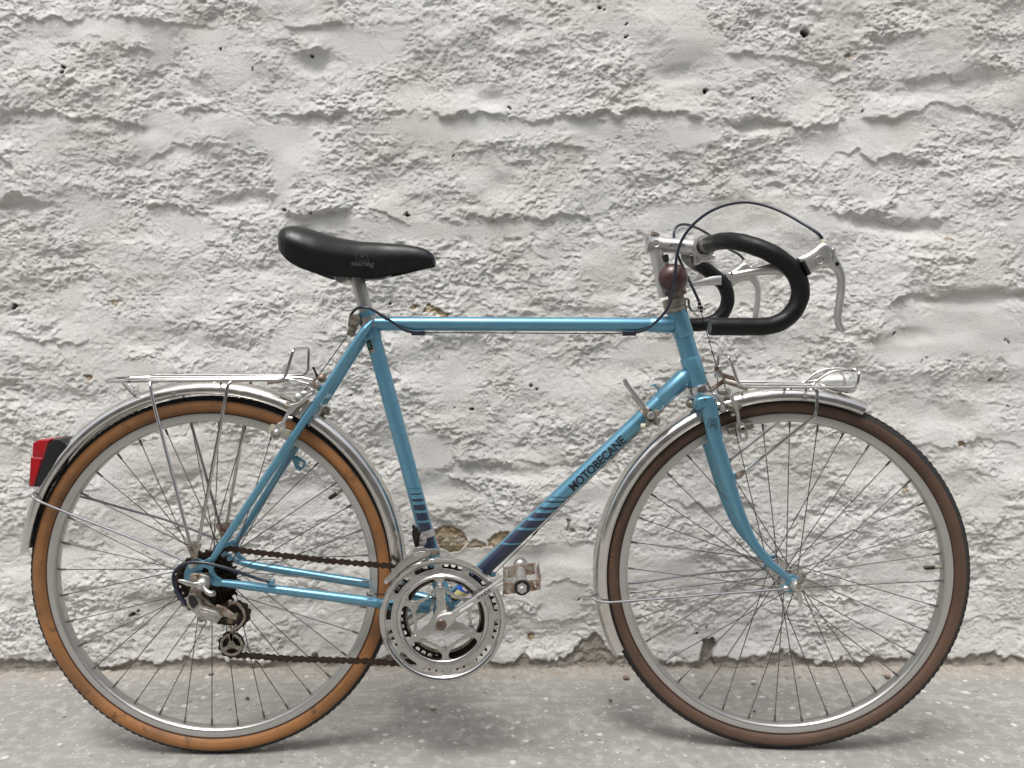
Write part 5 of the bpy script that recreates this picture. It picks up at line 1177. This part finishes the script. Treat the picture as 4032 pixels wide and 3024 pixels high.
MB().box(j(775, 1050, -.043), .0035, .003, .0018, (1, 0, .3)).build('spring_stop', 'satin', fb)
MB().lathe([(.0001, -.006), (.0045, -.006), (.0055, -.004), (.0055, .006)], j(858, 905, -.036), (-1, 0, .2), n=10).build('arm_bolt', 'grimy', fb)
# straddle yoke and cable
MB().tube([j(425, 0, 0), j(505, 245, -.004)], .0009, 6).tube([j(500, 330, -.006), j(440, 362, -.006), j(345, 368, -.006)], .0008, 6).build('brake_cable', 'cable', fb)
MB().tube([j(345, 368, -.006), j(292, 352, -.006)], .0022, 8).build('cable_crimp', 'grimy', fb)
bits('straddle_yoke', [poly(j, [(505, 235), (530, 230), (560, 300), (600, 400), (650, 560), (640, 590), (600, 480), (540, 360), (510, 300)], -.006)], -.006, .003, 'grimy', fb, .0005)
MB().lathe([(.0001, -.010), (.0048, -.010), (.0055, -.006), (.0055, .006), (.0001, .006)], j(600, 272, -.004), (1, .3, .1), n=14).build('yoke_bolt', 'satin', fb)
MB().lathe([(.0001, -.006), (.0045, -.006), (.0045, .002)], j(500, 300, -.006), n=6).build('yoke_nut', 'bolt bronze', fb)
MB().ball(j(520, 400, -.004), .0065, 12, 0, (1, .6, 1)).build('straddle_pulley', 'satin', fb)
MB().tube([j(520, 410, 0), j(520, 640, .0)], .0008, 6).tube([j(630, 570, -.008), j(665, 620, -.012)], .0008, 6).build('straddle_cable', 'cable', fb)
bits('straddle_anchor', [poly(j, [(645, 600), (690, 595), (735, 640), (735, 700), (690, 720), (670, 660)], -.022)], -.022, .008, 'satin', fb, .002, .002)
# brake bolt behind the fork crown
MB().lathe([(.0001, 0), (.005, 0), (.0085, .004), (.0095, .010), (.0065, .016), (.006, .040)], j(10, 860, 0), (1, 0, -.05), n=18).build('brake_bolt', 'grimy', fb)
# headset lower
CUR[0] = I4
hax = HT_T-HT_B
fork_hs = MB().lathe([(.0160, -.010), (.0215, -.0095), (.0225, -.004), (.0205, .002), (.0215, .006), (.0180, .008)], HT_B, hax, n=36).build('headset', 'chrome', bike)
ln_h = np.linalg.norm(hax)
MB().lathe([(.016, ln_h-.004), (.0205, ln_h-.003), (.0212, ln_h+.001), (.0190, ln_h+.004), (.0190, ln_h+.006), (.0212, ln_h+.007), (.0212, ln_h+.012), (.0196, ln_h+.014), (.0203, ln_h+.016), (.0203, ln_h+.021), (.0180, ln_h+.023), (.0120, ln_h+.0235)], HT_B, hax, n=36).build('headset_cup', 'grimy', fork_hs, auto=25)
MB().lathe([(.016, 0), (.0178, .001), (.0178, .012), (.0150, .014)], n_(430, 1050, -.010), hax, n=6).build('locknut', 'rusty', fork_hs, auto=20)
# front brake cable hanger
MB().tube(fillet([n_(440, 1100, -.006), n_(480, 1095, -.006), n_(545, 1082, -.006), n_(570, 1100, -.006), n_(572, 1180, -.006), n_(605, 1240, -.006), n_(640, 1248, -.006), n_(785, 1215, -.006)], .006, 4), .0022, 8, r2=.006).build('cable_hanger', 'chrome', fork_hs)
MB().tube([n_(733, 1195, -.006), n_(733, 1260, -.006)], .0030, 10).tube([n_(685, 1198, -.006), n_(755, 1190, -.006)], .0022, 8).tube([n_(710, 1130, -.006), n_(715, 1175, -.006)], .0035, 8).build('barrel_adjuster', 'dark steel', fork_hs)

# ------------------------------------------------------------ stem, bars, levers
CUR[0] = BARS
stem = MB().tube([n_(255, 1060, 0), n_(200, 780, 0), n_(165, 560, 0), n_(140, 400, 0)], [.0112, .0112, .0120, .0125], 28).build('stem', 'satin', bike)
mb = MB().tube([n_(22, 365, 0), n_(60, 370, 0), n_(200, 375, 0)], [.0185, .0155, .0150], 28)
mb.tube([n_(180, 378, 0), n_(640, 412, 0)], [.0142, .0138], 28); mb.build('stem_extension', 'satin', stem, auto=50)
MB().lathe([(.0001, -.001), (.012, -.001), (.013, 0)], n_(18, 365, 0), (-1, 0, .02), n=28).build('stem_end', 'alu', stem)
MB().tube([n_(120, 262, 0), n_(135, 220, 0)], .0085, 6).build('expander_bolt', 'grimy', stem, auto=20)
MB().lathe([(.0052, -.0004), (.0062, -.0010), (.0062, .0005)], n_(140, 360, -.0150), n=24).build('stem_boss', 'alu', stem)
plate_mb([round_poly(poly(n_, [(330, 358), (515, 362), (515, 412), (330, 405)], -.0142), .0035, 4), round_poly(poly(n_, [(338, 364), (507, 368), (507, 406), (338, 400)], -.0142), .003, 4)], -.0140, .0008, .0002).build('logo_frame', 'alu', stem)
vf = text_mb('ATAX', .0085, .0003); ce = n_(420, 385, -.0140)
MB().add([ce+np.array([x*1.25, -.0006, y]) for x, y, _ in vf[0]], vf[1]).build('stem_lettering', 'engraved', stem)
cl = n_(740, 415, 0)
MB().lathe([(.0148, -.0205), (.0200, -.0205), (.0210, -.0190), (.0210, .0190), (.0200, .0205), (.0148, .0205)], cl, n=36).build('bar_clamp', 'satin', stem)
bits('clamp_lug', [poly(n_, [(650, 500), (740, 540), (740, 610), (690, 640), (640, 630)], -.014)], 0, .026, 'satin', stem, .003, .002)
bits('clamp_lug', [poly(n_, [(790, 540), (870, 490), (880, 560), (860, 590), (800, 590)], -.014)], 0, .026, 'satin', stem, .003, .002)
MB().tube([n_(585, 600, 0), n_(655, 590, 0)], .0098, 6).build('clamp_bolt', 'bolt bronze', stem, auto=20)
MB().tube([n_(655, 585, 0), n_(900, 535, 0)], .0052, 10).build('clamp_bolt', 'satin', stem, auto=20)
# bar: near half read off the photograph, far half mirrored
BYN = -.200
bar = [(740, 512, 0), (795, 495, -.045), (845, 478, -.085), (905, 465, -.118), (970, 462, -.142), (1040, 468, -.160), (1120, 484, -.174), (1220, 515, -.186), (1330, 558, -.194), (1440, 622, -.199), (1540, 705, -.200), (1605, 800, -.200), (1633, 900, -.200), (1622, 1000, -.200), (1575, 1100, -.200), (1490, 1185, -.200), (1380, 1233, -.200), (1270, 1248, -.200), (1130, 1248, -.200), (960, 1248, -.200), (800, 1248, -.200)]
bp = [d(*q) for q in bar]; bs = smooth(bp, 5)
mb = MB().tube(bs, .0118, 20); handlebar = MB(); handlebar.add(mb.v, mb.f); mm_ = mb.mirror(); handlebar.add(mm_.v, mm_.f)
hbo = handlebar.build('handlebar', 'satin', bike); tag(hbo, 'drop handlebar with black foam grips')
MB().lathe([(.0132, -.030), (.0145, -.020), (.0145, .020), (.0132, .030)], bp[0], n=28).build('bar_sleeve', 'alu', hbo)
st_i = 6
foam = MB().tube([bs[st_i-1]*.999+bs[st_i]*.001]+bs[st_i:], [.0120]+[.0142+.0002*math.sin(q*.9) for q in range(len(bs)-st_i-1)]+[.0138], 26)
foam.build('grip', 'foam', hbo); foam.mirror().build('grip', 'foam', hbo)
MB().lathe([(.0001, -.0012), (.0125, -.0012), (.0130, 0)], bp[-1], (-1, 0, 0), n=28).build('end_plug', 'grey', hbo)
MB().lathe([(.0001, -.0012), (.0125, -.0012), (.0130, 0)], bp[-1]*np.array([1, -1, 1]), (-1, 0, 0), n=28).build('end_plug', 'black', hbo)
# far grip: laced seam along its inner side
seam = MB(); q0 = 16
for q in range(q0, len(bs)-6, 2):
    p_ = bs[q]*np.array([1, -1, 1]); t_ = bs[q+1]*np.array([1, -1, 1])-p_; t_ /= np.linalg.norm(t_); inn = np.cross(t_, [0, 1., 0]); inn /= np.linalg.norm(inn)
    ctr_ = p_+(np.array([0, -1., 0])*.86+inn*.0)*.0150
    seam.tube([ctr_+inn*.005, ctr_+np.array([0, -.0003, 0]), ctr_-inn*.005], .0006, 5)
M['stitch'] = mat('grey lacing', (.07, .07, .075), .6)
tag(seam.build('stitch', 'stitch', hbo), kind='stuff')
# brake levers
hood_ = [(1612, 615), (1700, 575), (1765, 535), (1812, 492), (1850, 468), (1890, 468), (1925, 492), (1942, 522), (1940, 560), (1945, 610), (1940, 690), (1900, 712), (1850, 705), (1815, 722), (1760, 752), (1695, 792), (1670, 730), (1640, 670)]
lev_ = [(1925, 515), (1950, 530), (1990, 615), (2035, 700), (2060, 780), (2060, 850), (2052, 960), (2035, 1090), (2022, 1160), (2030, 1220), (2052, 1275), (2050, 1300), (2030, 1303), (1995, 1275), (1968, 1215), (1962, 1130), (1975, 1040), (1990, 930), (1995, 820), (1978, 760), (1945, 720), (1900, 700), (1915, 640)]
hy = -.2005
hoodm = MB().tube(smooth([d(1625, 725, hy), d(1700, 675, hy), d(1790, 620, hy), d(1860, 570, hy), d(1905, 540, hy)], 4), [.0150, .0150, .0150, .0170, .0160, .0150], 22, r2=[.0125, .0118, .0115, .0125, .0115, .0100])
hp_ = plate_mb([round_poly(poly(d, hood_, hy-.010), .004, 4)], hy, .018, .0075, 4)
hoodm = MB().add(hp_.v, hp_.f)
lv = plate_mb([round_poly(poly(d, lev_, hy-.007), .004, 3)], hy, .0140, .0052, 4)
ext = MB().tube(smooth([d(1500, 712, -.186), d(1400, 716, -.184), d(1250, 738, -.180), d(1120, 760, -.174), d(1000, 783, -.168), d(965, 795, -.166)], 4), [.0100, .0096, .0070, .0064, .0064, .0050], 16, r2=[.0030, .0034, .0050, .0056, .0056, .004])
pv = MB().lathe([(.0052, -.0015), (.0064, -.0020), (.0070, -.0005), (.0070, .002)], d(1808, 638, hy-.0088), n=26)
pdot = MB().lathe([(.0001, -.0008), (.0056, -.0006)], d(1808, 638, hy-.0090), n=26)
hol1 = MB().lathe([(.0001, -.0008), (.0034, -.0006), (.0034, .001)], d(1970, 673, hy-.0065), n=16)
hol2 = MB().lathe([(.0001, -.0008), (.0018, -.0006), (.0018, .001)], d(1932, 607, hy-.0085), n=12)
cap = MB().tube([d(1838, 445, hy), d(1845, 478, hy)], [.0042, .0062], 14)
stp = MB().box(d(1668, 715, hy-.004), .0025, .010, .0115, (1, 0, .55))
kn = MB().ball(d(985, 772, -.172), .0058, 14)
for which in (0, 1):
    fl_ = (lambda m__: m__.mirror()) if which else (lambda m__: m__)
    hd = fl_(hoodm).build('brake_lever', 'satin white', bike) if 'satin white' in M else fl_(hoodm).build('brake_lever', 'satin', bike)
    fl_(lv).build('lever_blade', 'satin', hd); fl_(ext).build('extension_lever', 'satin', hd)
    fl_(pv).build('pivot_cover', 'alu', hd); fl_(pdot).build('pivot_cap', 'satin', hd); fl_(hol1).build('lever_hole', 'black', hd); fl_(hol2).build('lever_hole', 'grimy', hd)
    fl_(cap).build('cable_ferrule', 'cream', hd); fl_(stp).build('hood_clip', 'black', hd); fl_(kn).build('pivot_ball', 'chrome', hd)
CUR[0] = I4
# cable housings
MB().tube(smooth([d(1838, 455, -.196), d(1815, 415, -.196), d(1770, 375, -.192), d(1650, 298, -.178), d(1450, 188, -.150), d(1250, 122, -.125), d(1080, 108, -.108), d(900, 150, -.095), d(750, 228, -.085), d(620, 345, -.078), d(535, 480, -.072), d(497, 620, -.068), d(487, 760, -.064), d(467, 900, -.058), d(440, 1030, -.048), d(380, 1130, -.038), d(290, 1222, -.026), d(200, 1280, -.014), d(110, 1305, -.006)], 6), .0026, 12).build('cable_housing', 'housing', bike)
MB().tube(smooth([d(1125, 640, .196), d(1060, 580, .186), d(985, 540, .17), d(820, 422, .12), d(700, 350, .09), d(590, 312, .06), d(520, 320, .045), d(482, 362, .035), d(474, 430, .03), d(485, 520, .026), d(520, 620, .018), d(580, 755, .008), d(650, 900, 0), d(706, 1022, -.005)], 6), .0026, 12).build('cable_housing', 'housing', bike)
MB().tube([d(722, 1110, -.005), e(890, 310, -.006)], .0008, 6).build('brake_cable', 'cable', bike)
MB().tube(smooth([z_(300, 243, -.008), z_(215, 225, -.014), z_(120, 165, -.020), z_(0, 85, -.024), q_(1330, 590, -.026), q_(1180, 475, -.027), q_(1050, 395, -.028), q_(920, 345, -.028), q_(800, 332, -.026), q_(700, 355, -.022), q_(620, 420, -.016), q_(560, 510, -.010), q_(540, 620, -.006), q_(535, 700, -.003), q_(530, 760, 0)], 5), .0026, 12).build('cable_housing', 'housing', bike)
MB().tube(smooth([k_(560, 760, -.083), k_(500, 690, -.083), k_(400, 530, -.080), k_(345, 380, -.076), k_(350, 250, -.074), k_(430, 140, -.073), k_(560, 75, -.073), k_(700, 58, -.073), k_(850, 68, -.073), k_(1050, 110, -.072), k_(1300, 180, -.070), k_(1500, 250, -.067), k_(1658, 305, -.064), a(1085, 790, -.063), a(1165, 808, -.062)], 5), .0029, 12).build('cable_housing', 'housing', bike)
# rear brake cable hanger on the seat bolt
hg = bits('rear_cable_hanger', [poly(q_, [(560, 600), (580, 555), (640, 530), (700, 545), (740, 600), (735, 680), (690, 740), (610, 960), (575, 970), (455, 925), (470, 870), (540, 700)], -.012)], -.006, .014, 'grimy', bike, .002, .003)
MB().lathe([(.0001, -.003), (.0085, -.003), (.0098, -.0015), (.0110, 0), (.0110, .003)], q_(648, 612, -.016), n=30).build('seat_bolt', 'grimy', hg)
MB().tube([q_(690, 560, -.004), q_(790, 600, -.002)], .0068, 12).build('bolt_shank', 'rusty', hg)
MB().tube([q_(490, 950, -.004), i_(900, 310, -.006)], .0009, 6).build('brake_cable', 'cable', hg)
# bell on the head set
bell = MB().ball(n_(365, 818, -.030), .0268, 36, 0, (1, .78, 1)).build('bell', 'bell', bike); tag(bell, 'round rust brown bell beside the stem')
MB().lathe([(.0001, -.003), (.0022, -.003), (.003, 0), (.003, .002)], n_(412, 795, -.0510), n=12).build('bell_screw', 'dark steel', bell)
MB().tube([n_(330, 960, -.024), n_(345, 1080, -.016)], .0060, 12, r2=.003).build('bell_bracket', 'bell', bell)
MB().tube([n_(445, 980, -.012), n_(450, 1080, -.012)], .0085, 6).build('bell_bracket', 'grimy', bell)
bits('thumb_lever', [poly(n_, [(225, 520), (240, 505), (295, 500), (305, 515), (312, 590), (290, 605), (245, 600), (232, 560)], -.036)], -.034, .008, 'black', bell, .001, .001)
MB().tube([n_(270, 600, -.034), n_(290, 680, -.030)], .0048, 10, r2=.002).build('lever_arm', 'alu', bell)
# shift levers on the down tube
sh = bits('shift_lever', [poly(r_, [(130, 720), (160, 690), (215, 690), (300, 715), (360, 740), (420, 780), (445, 850), (430, 930), (380, 1010), (330, 1070), (270, 1110), (230, 1120), (215, 1060), (240, 990), (205, 900), (180, 820), (165, 740)], -.024)], -.026, .008, 'grimy', bike, .002, .003)
MB().tube([r_(200, 700, -.030), r_(80, 530, -.032), r_(-40, 375, -.034), r_(-195, 160, -.036), r_(-235, 75, -.036)], [.0048, .0040, .0036, .0046, .0034], 12, r2=.0024).build('lever_blade', 'alu', sh)
MB().tube([r_(200, 690, .030), r_(60, 560, .034), r_(-60, 430, .036)], [.0045, .0038, .0036], 12, r2=.0024).build('lever_blade', 'alu', sh)
MB().lathe([(.0001, -.0010), (.0086, -.0010), (.0090, 0)], r_(345, 870, -.0300), n=28).build('washer', 'black', sh)
bits('washer_tab', [poly(r_, [(310, 720), (365, 720), (360, 790), (320, 790)], -.031), ], -.0306, .001, 'black', sh, .0002)
bits('washer_tab', [poly(r_, [(300, 930), (390, 930), (360, 1000), (315, 1000)], -.031), ], -.0306, .001, 'black', sh, .0002)
MB().lathe([(.0001, -.004), (.003, -.004), (.0035, -.0065), (.0058, -.0065), (.0075, -.003), (.0075, 0)], r_(342, 862, -.0315), n=22).build('lever_screw', 'satin', sh)
MB().lathe([(.0001, -.004), (.0065, -.004), (.0078, -.002), (.0078, .006), (.0001, .006)], r_(465, 985, -.022), n=20).build('clamp_screw', 'grimy', sh)
MB().lathe([(.0001, -.004), (.0055, -.004), (.0065, -.002), (.0065, .006), (.0001, .006)], r_(470, 810, -.018), n=20).build('clamp_screw', 'rusty', sh)
MB().tube([r_(130, 1100, -.022), r_(230, 1100, -.024)], .0055, 12).build('cable_ferrule', 'cream', sh)
cb = along(DT_B, DT_T, s_on(DT_B, DT_T, r_(330, 880, 0))); MB().tube([along(cb, DT_B, .008), along(cb, DT_T, .008)], .0158, 28).build('clamp_band', 'grimy', sh)
# rear brake
rb = bits('rear_brake', [poly(i_, [(395, 840), (420, 790), (480, 785), (560, 760), (640, 690), (700, 640), (780, 600), (800, 640), (740, 700), (660, 750), (600, 790), (540, 850), (470, 930), (420, 960), (385, 1030), (345, 1100), (360, 1170), (340, 1240), (290, 1320), (210, 1390), (150, 1380), (120, 1330), (130, 1240), (190, 1140), (240, 1090), (290, 1080), (340, 980), (385, 900)], -.043),
    poly(i_, [(265, 1155), (300, 1160), (300, 1200), (280, 1250), (240, 1300), (200, 1330), (170, 1330), (160, 1300), (230, 1200)], -.043)], -.043, .006, 'satin', bike, .0018, .003)
tag(rb, 'alloy centre pull brake on the seat stays')
bits('brake_arm', [poly(i_, [(540, 960), (640, 830), (740, 740), (850, 700), (860, 740), (760, 820), (680, 920), (620, 1010), (590, 1020)], -.034)], -.030, .010, 'satin', rb, .003, .003)
bits('brake_arm', [poly(i_, [(470, 900), (560, 830), (700, 720), (730, 740), (590, 870), (500, 990), (460, 980)], -.040)], -.036, .004, 'grimy', rb, .001, .002)
MB().lathe([(.0001, -.012), (.0055, -.012), (.0070, -.009), (.0070, 0)], i_(205, 1255, -.046), (.25, 1, .1), n=24).build('pad_bolt', 'grimy', rb)
MB().ball(i_(205, 1252, -.058), .0060, 14).build('pad_nut', 'satin', rb)
pad_at(i_, 100, 1185, 430, 1300, -.0235, .0075, .0055, 'brake_pad', 'cream', rb)
MB().lathe([(.0001, -.005), (.006, -.005), (.007, -.002), (.007, .008)], i_(420, 830, -.040), (-.9, 0, .3), n=8).build('arm_bolt', 'grimy', rb)
MB().tube([i_(400, 1010, -.044), i_(460, 1025, -.044)], .0030, 10).build('spring_stop', 'satin', rb)
MB().ball(i_(560, 690, -.020), .0100, 14, 0, (1, .8, 1)).ball(i_(660, 620, -.012), .0085, 14, 0, (1.2, .8, .8)).build('straddle_anchor', 'satin', rb)
bits('straddle_anchor', [poly(i_, [(740, 600), (760, 545), (800, 540), (835, 570), (820, 620), (790, 650)], -.02)], -.02, .008, 'satin', rb, .002, .002)
MB().tube([i_(610, 610, -.010), i_(740, 480, -.010), i_(890, 320, -.008)], .0009, 6).tube([i_(770, 585, -.014), i_(800, 530, -.012), i_(830, 420, -.010)], .0008, 6).build('straddle_cable', 'cable', rb)
bits('straddle_yoke', [poly(i_, [(910, 295), (940, 310), (830, 430), (780, 425), (800, 400)], -.008)], -.008, .004, 'grimy', rb, .0006)
MB().ball(i_(945, 370, -.012), .0085, 14, 0, (1, .8, 1)).build('yoke_bolt', 'rusty', rb)
MB().tube([i_(870, 350, -.01), i_(835, 260, -.01), i_(795, 190, -.01)], [.0026, .0018, .0022], 8).build('cable_tail', 'dark steel', rb)
MB().tube([i_(900, 930, 0), i_(990, 900, 0), i_(1070, 915, 0)], [.006, .0085, .0080], 6).build('brake_bolt', 'grimy', rb)
bits('bridge_clip', [poly(i_, [(770, 1150), (760, 1110), (830, 1020), (900, 950), (930, 800), (970, 790), (1000, 830), (960, 900), (940, 950), (870, 1020), (800, 1120)], 0)], 0, .040, 'satin', rb, .001, .002)
bits('bridge_clip', [poly(i_, [(600, 980), (700, 850), (790, 780), (860, 800), (760, 900), (690, 1000), (640, 1040)], -.01)], -.012, .012, 'satin', rb, .002, .003)
